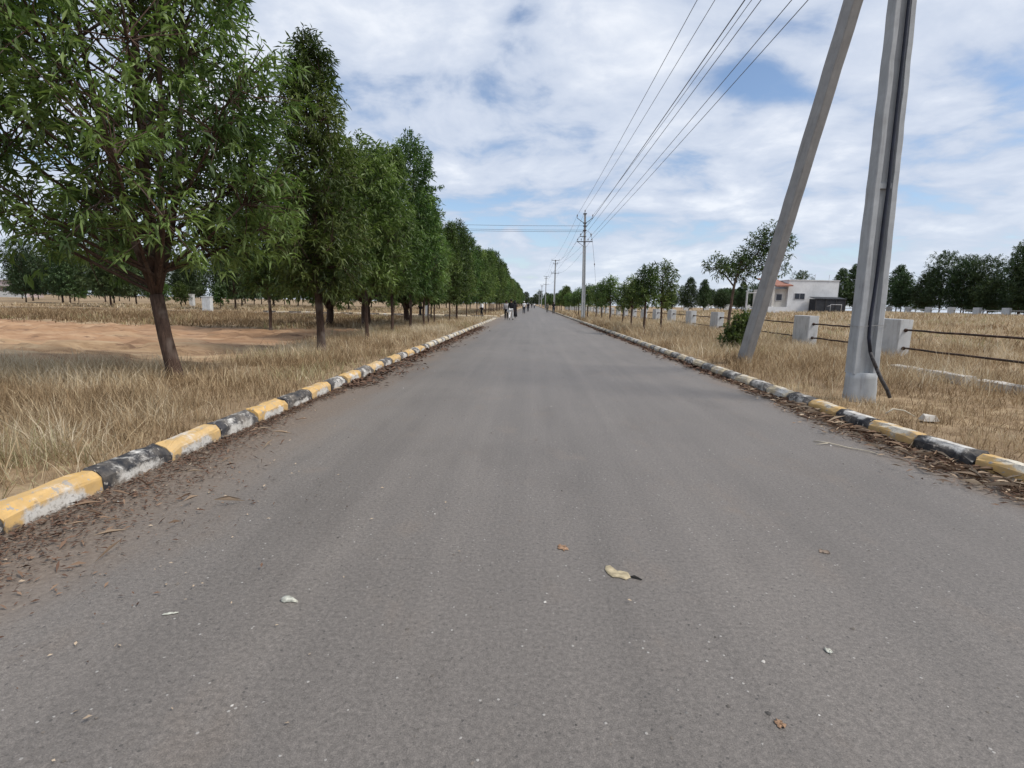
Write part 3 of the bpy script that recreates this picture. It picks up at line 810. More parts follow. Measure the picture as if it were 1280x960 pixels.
left_ok = lambda x, y: (1 - red_mask(x, y)) * (1 - (sstep(y, SIDE0 - .6, SIDE0) * (1 - sstep(y, SIDE1, SIDE1 + .6)))) * sstep(-x, 3.2, 3.34)
def left_near(x, y): return left_ok(x, y) * (0.55 + 0.45 * sstep(-x, 3.3, 4.2))
def bare(x, y): return np.clip(0.25 + 1.3 * sstep(fbm(x * .6 + 4, y * .6), .35, .6), 0, 1)
def right_ok(x, y): return sstep(x, kerb_r(y) + .16, kerb_r(y) + .3)
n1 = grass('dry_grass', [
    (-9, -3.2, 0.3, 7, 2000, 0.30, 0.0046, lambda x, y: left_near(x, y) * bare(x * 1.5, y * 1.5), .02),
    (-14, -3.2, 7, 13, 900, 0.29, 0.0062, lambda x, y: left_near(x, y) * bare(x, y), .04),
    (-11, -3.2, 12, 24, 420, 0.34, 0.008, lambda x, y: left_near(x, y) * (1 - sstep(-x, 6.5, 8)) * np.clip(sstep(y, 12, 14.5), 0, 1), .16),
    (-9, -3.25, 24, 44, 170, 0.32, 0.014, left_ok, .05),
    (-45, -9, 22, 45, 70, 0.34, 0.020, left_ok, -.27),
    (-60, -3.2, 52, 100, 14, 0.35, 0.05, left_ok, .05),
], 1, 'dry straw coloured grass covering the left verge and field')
n2 = grass('dry_grass', [
    (4.1, 11, 0.6, 9, 1000, 0.16, 0.0046, lambda x, y: right_ok(x, y) * bare(x, y), -.08),
    (4.1, 9.5, 8, 20, 480, 0.36, 0.0075, lambda x, y: right_ok(x, y) * (0.35 + 0.65 * sstep(y, 8.5, 10.5)), 0),
    (7, 22, 7, 20, 260, 0.36, 0.009, lambda x, y: bare(x, y), .06),
    (4.1, 12, 20, 46, 170, 0.46, 0.013, right_ok, 0),
    (11, 50, 16, 46, 45, 0.42, 0.022, None, .06),
    (4.1, 66, 46, 100, 13, 0.45, 0.05, right_ok, .05),
], 2, 'dry tan grass covering the right verge and field')
print('grass blades', n1, n2)

# ------------------------------------------------------------------ fallen leaves along the kerbs, grit on the road
def litter(name, spec, seed, label, mat, flat=False):
    rng = np.random.RandomState(seed); Vs = []; Fs = []; T = []; n0 = 0
    for (n, fx, fy, l0, l1, aspect, tone) in spec:
        y = fy(rng, n); x = fx(rng, n, y)
        az = rng.rand(n) * 2 * math.pi; l = rng.uniform(l0, l1, n)[:, None]; w = l * aspect * (0.7 + .6 * rng.rand(n, 1))
        d = np.stack([np.cos(az), np.sin(az), rng.randn(n) * .22], 1); s = np.stack([-np.sin(az), np.cos(az), rng.randn(n) * .35], 1)
        c = np.stack([x, y, 0.006 + l[:, 0] * 0.16 + 0.02 * rng.rand(n) ** 3], 1)
        up = np.array([0, 0, 1.0]) * l * 0.12
        V = np.stack([c - d * l * .5, c + s * w * .5 + up, c + d * l * .5, c - s * w * .5 + up * .4], 1)
        V[:, :, 2] = np.maximum(V[:, :, 2], 0.004 + 0.001 * rng.rand(n, 4))
        Vs.append(V.reshape(-1, 3)); k = np.arange(n) * 4 + n0; n0 += 4 * n
        Fs.append(np.stack([k, k + 1, k + 2, k, k + 2, k + 3], 1).ravel()); T.append(np.repeat(np.clip(tone[0] + tone[1] * rng.rand(n), 0, 1), 4))
    V = np.concatenate(Vs); F = np.concatenate(Fs); m = len(F) // 3
    me = np_mesh(name, V, F, np.arange(m) * 3, np.full(m, 3), mat, np.concatenate(T))
    return tag(link(name, me), label, 'fallen leaves' if 'leaf' in name else 'grit', None, 'stuff')
def near_y(a, b, p=1.6): return lambda rng, n: a + (b - a) * rng.rand(n) ** p
def edge_l(w, wfar): return lambda rng, n, y: XL + 0.015 + np.abs(rng.randn(n)) * (w * (1 - sstep(y, 3, 7)) + wfar) * (0.35 + 1.2 * fbm(y * 1.3 + 2, y * 0 + 4))
def edge_r(w, wfar): return lambda rng, n, y: kerb_r(y) - 0.015 - np.abs(rng.randn(n)) * (w * (1 - sstep(y, 6, 12)) + wfar) * (0.35 + 1.2 * fbm(y * 1.3, y * 0 + 2))
litter('leaf_litter', [
    (7000, edge_l(0.15, 0.09), near_y(1.3, 9), 0.010, 0.045, 0.32, (0, .62)),
    (2600, edge_l(0.28, 0.15), near_y(1.3, 9), 0.008, 0.035, 0.35, (0, .7)),
    (420, edge_l(0.20, 0.12), near_y(1.3, 9), 0.04, 0.09, 0.16, (.05, .7)),
    (3000, edge_l(0, 0.24), near_y(8, 30, 1.0), 0.05, 0.15, 0.35, (0, .6)),
    (180, edge_l(0.7, 0.3), near_y(1.3, 8), 0.012, 0.03, 0.5, (.9, .1)),
    (60, edge_l(0.3, 0.15), near_y(1.3, 8), 0.08, 0.2, 0.03, (.6, .35)),
], 4, 'brown fallen leaves and twigs drifted along the left kerb', M['litter'])
litter('leaf_litter', [
    (4200, edge_r(0.13, 0.06), near_y(1.5, 13), 0.02, 0.07, 0.3, (.1, .8)),
    (1800, edge_r(0.13, 0.05), near_y(3.2, 10), 0.06, 0.15, 0.13, (.2, .8)),
    (2600, edge_r(0, 0.13), near_y(10, 40, 1.0), 0.05, 0.15, 0.35, (0, .6)),
    (160, edge_r(0.12, 0.05), near_y(3.2, 8), 0.12, 0.3, 0.03, (.6, .4)),
], 5, 'brown fallen leaves and straw drifted along the right kerb', M['litter'])
def stones(name, n, seed):
    rng = np.random.RandomState(seed)
    y = 1.1 + 15 * rng.rand(n) ** 2.2; x = rng.uniform(XL + .1, XR - .1, n)
    r = (0.0022 + 0.007 * rng.rand(n) ** 5) * (1 + y * 0.05)
    base = np.array([(1, 0, .1), (.3, .9, 0), (-.8, .5, .1), (-.7, -.6, 0), (.4, -.9, .1), (0, 0, .8)])
    V = base[None] * r[:, None, None] * (0.65 + .7 * rng.rand(n, 6, 3)); a = rng.rand(n) * 6.28
    ca, sa = np.cos(a)[:, None], np.sin(a)[:, None]
    V = np.stack([V[..., 0] * ca - V[..., 1] * sa, V[..., 0] * sa + V[..., 1] * ca, V[..., 2]], -1)
    V += np.stack([x, y, np.full(n, 0.001)], 1)[:, None]
    k = (np.arange(n) * 6)[:, None]
    F = np.concatenate([np.stack([k[:, 0] + i, k[:, 0] + (i + 1) % 5, k[:, 0] + 5], 1)[:, None] for i in range(5)], 1).reshape(-1)
    t = np.where(rng.rand(n) < .12, .7 + .25 * rng.rand(n), .25 * rng.rand(n) + .15 * (rng.rand(n)))
    me = np_mesh(name, V.reshape(-1, 3), F, np.arange(5 * n) * 3, np.full(5 * n, 3), M['grit'], np.repeat(t, 6))
    tag(link(name, me), 'scattered pale and dark grit lying on the asphalt', 'grit', None, 'stuff')
stones('road_grit', 1000, 9)

# distinct bits lying on the road
def flat_bit(name, x, y, pts, h, mat, label, cat, rz=0, parent=None):
    """a crumpled flat piece: rim on the ground, uneven raised middle"""
    r = random.Random(int(x * 977 + y * 131)); n = len(pts); v = []; f = []
    cx = sum(p[0] for p in pts) / n; cy = sum(p[1] for p in pts) / n
    for q, zz in ((1.0, 0.003), (0.97, h * .7), (0.6, h), (0.25, h * .8)):
        for (px, py) in pts: v.append((cx + (px - cx) * q, cy + (py - cy) * q, zz * (1 if q == 1 else r.uniform(.6, 1.4))))
    for k in range(3):
        for i in range(n):
            a = k * n + i; c = k * n + (i + 1) % n; f.append((a, c, c + n, a + n))
    f.append(tuple(range(3 * n, 4 * n)))
    b = MB(); b.add(v, f); o = b.build(name, mat, parent, True, (x, y, 0.001)); o.rotation_euler[2] = rz
    if label: tag(o, label, cat)
    return o
def blob_pts(rx, ry, seed, n=14, j=.3):
    r = random.Random(seed); return [(rx * math.cos(2 * math.pi * k / n) * r.uniform(1 - j, 1 + j * .4), ry * math.sin(2 * math.pi * k / n) * r.uniform(1 - j, 1 + j * .4)) for k in range(n)]
M['pale_leaf'] = m_simple('pale_dry_leaf', (0.50, 0.50, 0.43), .8, .5, 50)
M['tan_leaf'] = m_simple('tan_dry_leaf', (0.43, 0.36, 0.235), .9, .45, 35)
M['orange_mud'] = m_simple('orange_mud', (0.32, 0.20, 0.125), .95, .6, 60)
M['dark_bit'] = m_simple('dark_leaf_stalk', (0.02, 0.018, 0.016), .8, .3, 30)
M['brown_bit'] = m_simple('brown_mud', (0.22, 0.17, 0.13), .95, .4, 60)
flat_bit('curled_leaf', -1.101, 2.178, [(-.035, .0), (-.022, .018), (0, .022), (.014, .008), (.042, -.016), (.05, -.022), (.016, -.014), (-.014, -.02), (-.03, -.012)], 0.018, M['pale_leaf'], 'small whitish curled leaf alone on the asphalt, left of the road centre', 'leaf', 0.1)
o = empty('flattened_leaf', (0.496, 2.526, 0), 'flat tan two lobed dry leaf with black stalk on the asphalt', 'leaf')
flat_bit('blade', 0, 0, [(-.065, .05), (-.055, .085), (-.03, .092), (-.012, .06), (.0, .03), (.03, .035), (.055, .02), (.06, -.025), (.03, -.05), (.0, -.03), (-.035, -.03), (-.058, .01)], 0.007, M['tan_leaf'], None, None, 0, o)
flat_bit('stalk', .085, -.03, [(-.03, .014), (-.01, .018), (.012, .006), (.03, -.012), (.026, -.018), (.006, -.006), (-.018, .002)], 0.01, M['dark_bit'], None, None, 0, o)
flat_bit('mud_clod', 0.223, 2.808, blob_pts(.034, .04, 4, 22, .55), 0.007, M['orange_mud'], 'flattened orange mud clod on the asphalt just past the tan leaf', 'mud clod', .2)
flat_bit('mud_clod', 1.752, 2.878, blob_pts(.032, .03, 6, 22, .55), 0.002, M['brown_bit'], 'faint brown smear of dried mud on the right half of the road', 'mud clod', .5)
flat_bit('mud_clod', 0.883, 1.579, blob_pts(.02, .022, 8, 22, .55), 0.007, M['orange_mud'], 'small orange mud clod near the bottom edge of the road', 'mud clod', 0)
flat_bit('paper_scrap', 1.271, 1.974, blob_pts(.014, .02, 10, 18, .5), 0.008, M['pale_leaf'], 'tiny white paper scrap on the right half of the asphalt', 'paper scrap', .3)
flat_bit('curled_leaf', -1.574, 2.039, blob_pts(.04, .008, 12), 0.006, M['pale_leaf'], 'thin pale straw like leaf on the left part of the asphalt', 'leaf', .35)
M['straw'] = m_simple('pale_straw', (0.50, 0.44, 0.34), .9, .2, 20)
b = MB(); b.tube([(-.2, .26, .01), (-.1, .16, .018), (.02, .02, .01), (.14, -.12, .016), (.19, -.2, .008)], [.006, .007, .006, .005, .003], 5)
b.tube([(-.1, .16, .016), (-.18, .12, .02), (-.26, .11, .008)], [.005, .004, .002], 5)
tag(b.build('twig', M['straw'], None, True, (3.27, 5.2, 0)), 'pale bent twig lying on the road near the right kerb', 'twig')
# verge bits on the right
b = MB(); b.add([(x * .75, y * .8, z * .7) for x, y, z in ((-.13, -.07, 0), (.12, -.08, 0), (.14, .06, 0), (-.1, .09, 0), (-.09, -.04, .08), (.07, -.05, .1), (.08, .04, .09), (-.06, .05, .11))],
                [(0, 1, 5, 4), (1, 2, 6, 5), (2, 3, 7, 6), (3, 0, 4, 7), (4, 5, 6, 7)])
tag(b.build('stone', M['white_concrete'], None, False, gp(4.85, 6.25, .02)), 'grey white broken stone in dry grass behind the right kerb', 'stone')
b = MB(); b.tube([(-.16, .04, .05), (-.05, .07, .11), (.06, .03, .1), (.15, -.05, .04)], [.008, .012, .010, .006], 6)
tag(b.build('stick', M['straw'], None, True, gp(4.62, 6.4)), 'curved pale stick in dry grass beside the broken stone', 'stick')
def beam(x0, y0, x1, y1, w, h, label):
    L = math.hypot(x1 - x0, y1 - y0); b = MB(); n = 9; r = random.Random(3); v = []; f = []
    for i in range(n):
        q = i / (n - 1)
        for (a, c) in ((-w / 2, -.06), (w / 2, -.06), (w / 2, h - .02), (w / 2 - .03, h), (-w / 2 + .03, h), (-w / 2, h - .02)):
            v.append((L * (q - .5), a + r.uniform(-.012, .012), c + r.uniform(-.012, .012)))
    for i in range(n - 1):
        for k in range(6):
            a = i * 6 + k; c = i * 6 + (k + 1) % 6; f.append((a, c, c + 6, a + 6))
    f += [(5, 4, 3, 2, 1, 0), tuple(range((n - 1) * 6, n * 6))]
    b.add(v, f); o = b.build('concrete_beam', M['white_concrete'], None, False, gp((x0 + x1) / 2, (y0 + y1) / 2, .04)); o.rotation_euler[2] = math.atan2(y1 - y0, x1 - x0)
    tag(o, label, 'concrete beam')
beam(7.95, 11.4, 8.05, 9.55, .22, .13, 'long pale concrete beam lying in dry grass below the right fence')
beam(8.1, 9.4, 8.35, 8.2, .22, .12, 'shorter pale concrete beam at the right photo edge, end to end with the longer one')

# ------------------------------------------------------------------ poles
def ipro(w, d, rw, rd, c=.022):
    a, q = w / 2, d / 2
    return [(-a + .012, -q), (-rw - c, -q), (-rw, -q + rd), (rw, -q + rd), (rw + c, -q), (a - .012, -q), (a, -q + .012), (a, q - .012), (a - .012, q), (rw + c, q), (rw, q - rd), (-rw, q - rd), (-rw - c, q), (-a + .012, q), (-a, q - .012), (-a, -q + .012)]
def insulator(b, p, s=1.0):
    b.lathe([(.012 * s, -.14 * s), (.014 * s, 0), (.045 * s, .0), (.05 * s, .03 * s), (.03 * s, .045 * s), (.055 * s, .06 * s), (.05 * s, .09 * s), (.028 * s, .10 * s), (.04 * s, .125 * s), (.022 * s, .16 * s)], p, 8)
VT = [(-.68, 9.02), (0.0, 9.42), (.68, 9.02)]
LT = [(-.62, 6.98), (-.30, 6.98), (.30, 6.98), (.62, 6.98)]
def pole_top(root, dl=0.0):
    b = MB()
    for s in (-1, 1):
        b.tube([(s * .08, 0, 8.45), (s * .68, 0, 8.88)], .028, 6); b.tube([(s * .68, 0, 8.86), (s * .68, 0, 9.0)], .02, 6)
        b.build('bracket_arm', M['steel'], root); b = MB()
    b.tube([(0, 0, 9.2), (0, 0, 9.42)], .02, 6); b.box((0, 0, 9.24), (.30, .24, .07)); b.build('pole_cap', M['steel'], root)
    for (x, z) in VT:
        b = MB(); insulator(b, (x, 0, z), 1.0); b.build('insulator', M['ceramic'], root, True)
    b = MB(); b.box((0, -.12, 6.85 + dl), (1.36, .06, .07)); b.tube([(-.6, -.12, 6.82 + dl), (-.1, -.12, 6.45 + dl)], .018, 5); b.build('crossarm', M['steel'], root)
    for (x, z) in LT:
        b = MB(); insulator(b, (x, -.12, z + dl), .8); b.build('insulator', M['ceramic'], root, True)
    b = MB(); b.box((-.14, -.12, 7.3), (.56, .05, .06)); b.build('crossarm', M['steel'], root)
    b = MB(); insulator(b, (-.38, -.12, 7.43), .8); b.build('insulator', M['ceramic'], root, True)
    for z, w in ((8.45, .07), (8.2, .06), (7.82, .09)):
        b = MB(); b.box((0, 0, z), (.30, .26, w)); b.build('clamp', M['steel'], root)

PX, PY = 4.87, 7.62
mp = empty('electric_pole', (PX, PY, gz1(PX, PY)), 'grey concrete pole with grooved face and black cable, nearest pole at right', 'pole', 'electric poles along the right side')
b = MB()
P0 = ipro(.375, .22, .075, .06)
def rough_prism(b, pro, zs, sx, sy, seed):
    r = random.Random(seed); n = len(pro); v = []; f = []
    for z, a, c in zip(zs, sx, sy):
        jx, jy = r.uniform(-.004, .004), r.uniform(-.004, .004)
        v += [(x * a + jx + r.uniform(-.0025, .0025), y * c + jy + r.uniform(-.0025, .0025), z) for x, y in pro]
    for k in range(len(zs) - 1):
        for i in range(n):
            a = k * n + i; c = k * n + (i + 1) % n; f.append((a, c, c + n, a + n))
    f += [tuple(range(n - 1, -1, -1)), tuple(range((len(zs) - 1) * n, len(zs) * n))]
    b.add(v, f)
zs = [.42 + i * (9.2 - .42) / 44 for i in range(45)]
tp = [1 - .48 * (z / 9.2) for z in zs]
rough_prism(b, P0, zs, tp, [1 - .3 * (z / 9.2) for z in zs], 3)
for z in (3.02, 5.9): b.box((0, 0, z), (.2 * (1 - .48 * z / 9.2), .19 * (1 - .3 * z / 9.2), .07))
b.build('shaft', M['concrete'], mp)
b = MB(); n = 20; v = []
pl = []
for k in range(n):
    a = 2 * math.pi * k / n; e = 4.0
    pl.append((.196 * math.copysign(abs(math.cos(a)) ** (2 / e), math.cos(a)), .117 * math.copysign(abs(math.sin(a)) ** (2 / e), math.sin(a))))
rough_prism(b, pl, [-.3, -.02, .08, .2, .34, .43], [1.05, 1.05, 1.04, 1.02, 1.0, .97], [1.12, 1.12, 1.1, 1.06, 1.03, .99], 5)
b.build('plinth', M['concrete'], mp, True)
b = MB(); q = [(-.2, -.125, 1.1), (.195, -.125, 1.13), (.195, .12, 1.15), (-.2, .12, 1.12), (-.2, -.125, 1.1)]
b.tube(q, .004, 5); b.build('wire_tie', M['galv'], mp)
pole_top(mp, .4)
b = MB()
cab = [(.035, -.075, 9.0), (.03, -.085, 7), (.03, -.09, 5), (.025, -.092, 3.4), (.02, -.105, 3.02), (.015, -.095, 2.6), (.0, -.10, 1.8), (-.035, -.115, 1.15), (-.03, -.12, .95), (.0, -.14, .74)]
b.tube(cab, .023, 8)
o = empty('power_cable', (PX, PY, gz1(PX, PY)), 'thick black cable running down the groove of the nearest concrete pole', 'cable')
b.build('sheath', M['cable'], o, True)
b = MB(); b.tube([(.0, -.14, .74), (.04, -.165, .62), (.08, -.185, .52)], .024, 8); b.tube([(.08, -.185, .52), (.15, -.21, .36), (.24, -.23, .2), (.28, -.235, .10)], [.026, .026, .026, .024], 8)
b.build('frayed_end', M['tape'], o, True)

# leaning strut
SX = 4.97; sb = Vector((SX, 12.1, gz1(SX, 12.1) - .1)); stp = Vector((SX - .03, 7.85, 8.8))
so = empty('support_strut', (sb.x, sb.y, sb.z + .1), 'leaning square concrete strut propped against the nearest pole', 'strut')
d = (stp - sb); Ls = d.length
b = MB(); zs = [i * Ls / 36 for i in range(37)]
rough_prism(b, [(-.10, -.125), (-.085, -.14), (.085, -.14), (.10, -.125), (.10, .125), (.085, .14), (-.085, .14), (-.10, .125)], zs, [1 - .16 * z / Ls for z in zs], [1 - .16 * z / Ls for z in zs], 8)
bo = b.build('shaft', M['concrete_strut'], so, False, (0, 0, -.1))
bo.rotation_euler = (Vector((0, 0, 1)).rotation_difference(d.normalized()).to_matrix() @ Matrix.Rotation(rad(14), 3, 'Z')).to_euler()
b = MB(); b.tube([stp + Vector((-.16, -.02, 0)) - so.location, stp + Vector((.16, -.02, 0)) - so.location], .03, 6); b.build('clamp', M['steel'], so)

# tall pole with fittings, 47 m down the road
FX, FY = 4.72, 47.0
fp = empty('electric_pole', (FX, FY, gz1(FX, FY)), 'tall grey pole with V shaped brackets and insulators standing behind the right kerb', 'pole', 'electric poles along the right side')
b = MB(); P1 = ipro(.33, .24, .06, .03); zs = [-.2, 2, 4, 6.5]; rough_prism(b, P1, zs, [1.05, .95, .86, .78], [1.05, .98, .92, .86], 2); b.build('shaft', M['concrete'], fp)
b = MB(); rough_prism(b, P1, [6.5, 7.5, 8.5, 9.22], [.56, .54, .52, .5], [.6, .6, .58, .56], 2); b.build('upper_shaft', M['concrete_strut'], fp)
pole_top(fp)
fp.rotation_euler = (0, rad(-1.2), 0)
def plain_pole(x, y, label, top=9.7):
    o = empty('electric_pole', (x, y, gz1(x, y)), label, 'pole', 'electric poles along the right side')
    b = MB(); rough_prism(b, P1, [-.2, 3, 6, top], [1, .9, .8, .62], [1, .9, .85, .7], 4); b.build('shaft', M['concrete'], o)
    for z, w in ((top - .12, 1.5), (top - .75, .9), (top - 2.5, 1.5)):
        b = MB(); b.box((0, -.14, z), (w, .07, .08)); b.build('crossarm', M['steel'], o)
        for s in (-.46, .46):
            b = MB(); insulator(b, (s * w, -.14, z + .16), .9); b.build('insulator', M['ceramic'], o, True)
    return o
plain_pole(4.4, 100, 'second distant pole, with two crossarms, right of the walkers')
plain_pole(4.3, 158, 'third distant pole, small, between the walkers and the second distant pole')
plain_pole(4.3, 218, 'fourth distant pole, tiny, left of the third distant one', 9.3)
plain_pole(4.3, 285, 'farthest visible pole, faint and thin by the end of the road', 9.3)
plain_pole(-9.6, 47.5, 'pole behind the left row trees, holding the wires that cross the road', 9.0)

# wires
def wire(p0, p1, sag, label, r=.008, n=28, group='overhead wires'):
    p0, p1 = Vector(p0), Vector(p1); mid = (p0 + p1) / 2
    pts = []
    for i in range(n + 1):
        q = i / n; p = p0.lerp(p1, q); p.z -= 4 * sag * q * (1 - q); pts.append(p - mid)
    b = MB(); b.tube(pts, r, 5, cap=False)
    tag(b.build('overhead_wire', M['wire'], None, True, mid), label, 'wire', group)
zb_, zf = gz1(PX, PY), gz1(FX, FY)
LEAN = rad(-1.0)
mp.rotation_euler = (0, LEAN, 0)
bpy.data.objects['power_cable'].rotation_euler = (0, LEAN, 0)
def ptn(x, z): return (PX + x + math.sin(LEAN) * z, PY, z + zb_ + .1)
def ptf(x, z): return (FX + x - .02 * z, FY, z + zf + .1)
wl = ['leftmost of the wires fanning from the tall pole to the top edge', 'second wire from the left in the fan above the tall pole', 'third wire from the left in the fan, right of a wider gap',
      'fourth, thickest wire in the middle of the fan', 'fifth wire from the left in the fan, close beside the thickest one', 'sixth wire from the left in the fan, second from its right side', 'rightmost wire of the fan from the tall pole to the top edge']
ends = [(VT[0], .18), (VT[1], .18), (VT[2], .18), (LT[0], .10), (LT[1], .10), (LT[2], .10), (LT[3], .10)]
for k, ((x, z), sg) in enumerate(ends):
    wire(ptf(x, z), ptn(x, z + (.4 if k > 2 else 0)), sg, wl[k], .013 if k == 3 else .0095)
n100 = [(-.69, 9.74), (.69, 9.74), (.41, 9.1), (-.69, 7.36), (-.41, 9.1), (.69, 7.36)]
for k in range(6):
    x, z = ends[[0, 2, 1, 3, 5, 6][k]][0]
    wire(ptf(x, z), (4.4 + n100[k][0], 100, n100[k][1]), .7, 'thin wire running on from the tall pole to the second distant pole', .009, 24, 'wires beyond the tall pole')
for k in range(6):
    wire((4.4 + n100[k][0], 100, n100[k][1]), (4.3 + n100[k][0], 158, n100[k][1]), .7, 'very thin wire between the second and third distant poles', .010, 16, 'wires between distant poles')
for k, (z0, z1, lab) in enumerate(((8.22, 8.9, 'upper wire crossing from the tall pole over the road to the left trees'), (7.86, 8.35, 'middle wire crossing from the tall pole over the road to the left trees'),
                                   (7.72, 8.2, 'lowest wire crossing from the tall pole over the road to the left trees'))):
    wire((FX - .15, FY, z0 + zf), (-9.6, 47.4, z0 + .12), .06, lab, .014, 28, 'wires crossing the road to the left')
sw = empty('stay_wire', (FX, FY, zf), 'thin slanting stay wire with insulator on the right of the tall pole', 'stay wire')
b = MB(); b.tube([(.1, 0, 7.8), (.42, -.02, 7.5), (.56, -.02, 6.9), (.82, -.05, 4.9)], .013, 5); b.tube([(.82, -.05, 4.9), (1.35, -.1, .0)], .01, 5); b.build('strand', M['wire'], sw)
b = MB(); insulator(b, (.40, -.02, 7.4), 1.2); b.build('insulator', M['ceramic'], sw)
b = MB(); insulator(b, (.82, -.05, 4.85), 1.0); b.build('insulator', M['ceramic'], sw)

# ------------------------------------------------------------------ fences
def pier_mesh(L, w, h, seed):
    r = random.Random(seed); b = MB(); a, c = w / 2, L / 2; e = .02; v = []; f = []
    for z, s in ((-.3, 1.0), (.1, 1.0), (h * .6, 1.0), (h - e, 1.0), (h, .94)):
        for (x, y) in ((-a + e, -c), (a - e, -c), (a, -c + e), (a, c - e), (a - e, c), (-a + e, c), (-a, c - e), (-a, -c + e)):
            v.append((x * s + r.uniform(-.005, .005), y * (1 - (1 - s) * .3) + r.uniform(-.006, .006), z + r.uniform(-.004, .004) * (z > 0)))
    for k in range(4):
        for i in range(8):
            p = k * 8 + i; q = k * 8 + (i + 1) % 8; f.append((p, q, q + 8, p + 8))
    f.append(tuple(range(32, 40))); b.add(v, f)
    return b.mesh('pier', M['pier'])
def rail_bay(y0, y1, z0, z1, r=.026, flange=True, n=9, seed=1):
    q = random.Random(seed); b = MB()
    pts = [(q.uniform(-.012, .012), y0 + (y1 - y0) * i / n, z0 + (z1 - z0) * i / n + q.uniform(-.01, .01)) for i in range(n + 1)]
    b.tube(pts, r, 8)
    if flange:
        for yy, zz in ((y0, z0), (y1, z1)):
            s = 1 if yy == y0 else -1
            b.tube([(0, yy - s * .02, zz), (0, yy + s * .03, zz)], r * 2.0, 8)
    return b
def fence(x, y0, n, step, L, w, h, rails, label, rmat, rr_=.026, first=None):
    o = empty('rail_fence', (x, y0, 0), label, 'fence')
    ms = [pier_mesh(L, w, h, 40 + k) for k in range(3)]
    oy = [k * step for k in range(n)]
    if first is not None: oy[0] = first - y0
    zz = [gz1(x, y0 + oy[k] + L / 2) for k in range(n)]
    for k in range(n):
        p = link('pier', ms[k % 3], o, (0, oy[k] + L / 2, zz[k])); p.rotation_euler = (random.uniform(-.012, .012), random.uniform(-.012, .012), random.uniform(-.02, .02))
    for k in range(n - 1):
        for rz in rails:
            bb = rail_bay(oy[k] + L, oy[k + 1], rz + zz[k], rz + zz[k + 1], rr_, k < 12, 9 if k < 12 else 2, k)
            bb.build('rail', rmat, o, True)
    return o
fence(10.35, 14.6 - 4.66, 32, 4.66, 1.1, .36, 1.10, (.30, .80), 'long fence of whitewashed concrete piers and rusty black pipe rails right of the road', M['rail'], .026, 7.9)
fence(65, 54, 30, 4.66, 1.1, .4, 1.25, (.35, .85), 'far fence of white piers along the back of the right field', M['white_concrete'], .05)
o = empty('rail_fence', (22, 121, 0), 'distant white pier fence crossing the right field left of the house', 'fence')
pmx = pier_mesh(.45, 1.1, 1.3, 9)
for k in range(9):
    link('pier', pmx, o, (4.6 * k, 0, gz1(22 + 4.6 * k, 121)))
for k in range(8):
    b = MB(); z = gz1(22 + 4.6 * k, 121); z2 = gz1(22 + 4.6 * (k + 1), 121)
    b.tube([(4.6 * k + .55, 0, z + .9), (4.6 * k + 4.05, 0, z2 + .9)], .05, 6); b.build('rail', M['white_concrete'], o)
for (x, y, h, w, lab) in ((-33.2, 52, 1.5, .85, 'squat white concrete pier in the left field under the tree crowns'), (-45.5, 68, 1.6, .5, 'narrow white concrete pier farther off in the left field')):
    b = MB(); b.box((0, 0, h / 2 - .1), (w, .5, h + .2)); b.box((0, 0, h + .04), (w + .08, .58, .08))
    tag(b.build('concrete_pier', M['pier'], None, False, gp(x, y)), lab, 'pier')

# ------------------------------------------------------------------ white house
M['wall'] = m_concrete('white_wall', (0.66, 0.67, 0.68), (0.54, 0.55, 0.56), 0.8)
M['wall_side'] = m_concrete('cream_wall', (0.58, 0.56, 0.52), (0.46, 0.44, 0.40), 0.8)
M['tile'] = m_simple('red_roof_tiles', (0.30, 0.14, 0.10), .85, .35, 3)
M['glass'] = m_simple('dark_window_glass', (0.02, 0.026, 0.04), .15, .2, 2, 0, .5)
M['frame'] = m_simple('window_frame', (0.5, 0.5, 0.52), .6, .15, 3)
M['net'] = m_simple('dark_shade_net', (0.035, 0.038, 0.045), .8, .4, 2)
M['pipe'] = m_simple('pale_pipe', (0.45, 0.45, 0.46), .5, .2, 4)
HY = 80.0; hx0, hx1 = 38.7, 46.1; hz = gz1(42, HY) - .25; ht = 5.72
ho = empty('white_house', ((hx0 + hx1) / 2, HY, hz), 'white flat roofed house with a red tiled porch and a dark net lean-to in front', 'house')
W = (hx1 - hx0) / 2; Hh = ht - hz
b = MB(); b.box((0, 4.5, Hh / 2), (2 * W, 9, Hh)); b.build('wall', M['wall'], ho)
b = MB(); b.box((0, 4.5, Hh + .06), (2 * W + .16, 9.16, .12)); b.build('parapet', M['wall'], ho)
zw = 3.4 - hz
for (x, w) in ((-W + 1.75, 1.5),):
    f = MB(); f.box((x, -.03, zw), (w + .12, .06, .92)); fo = f.build('window', M['frame'], ho)
    for s in (-1, 1):
        b = MB(); b.box((x + s * w / 4, -.07, zw), (w / 2 - .08, .03, .80)); b.build('pane', M['glass'], fo)
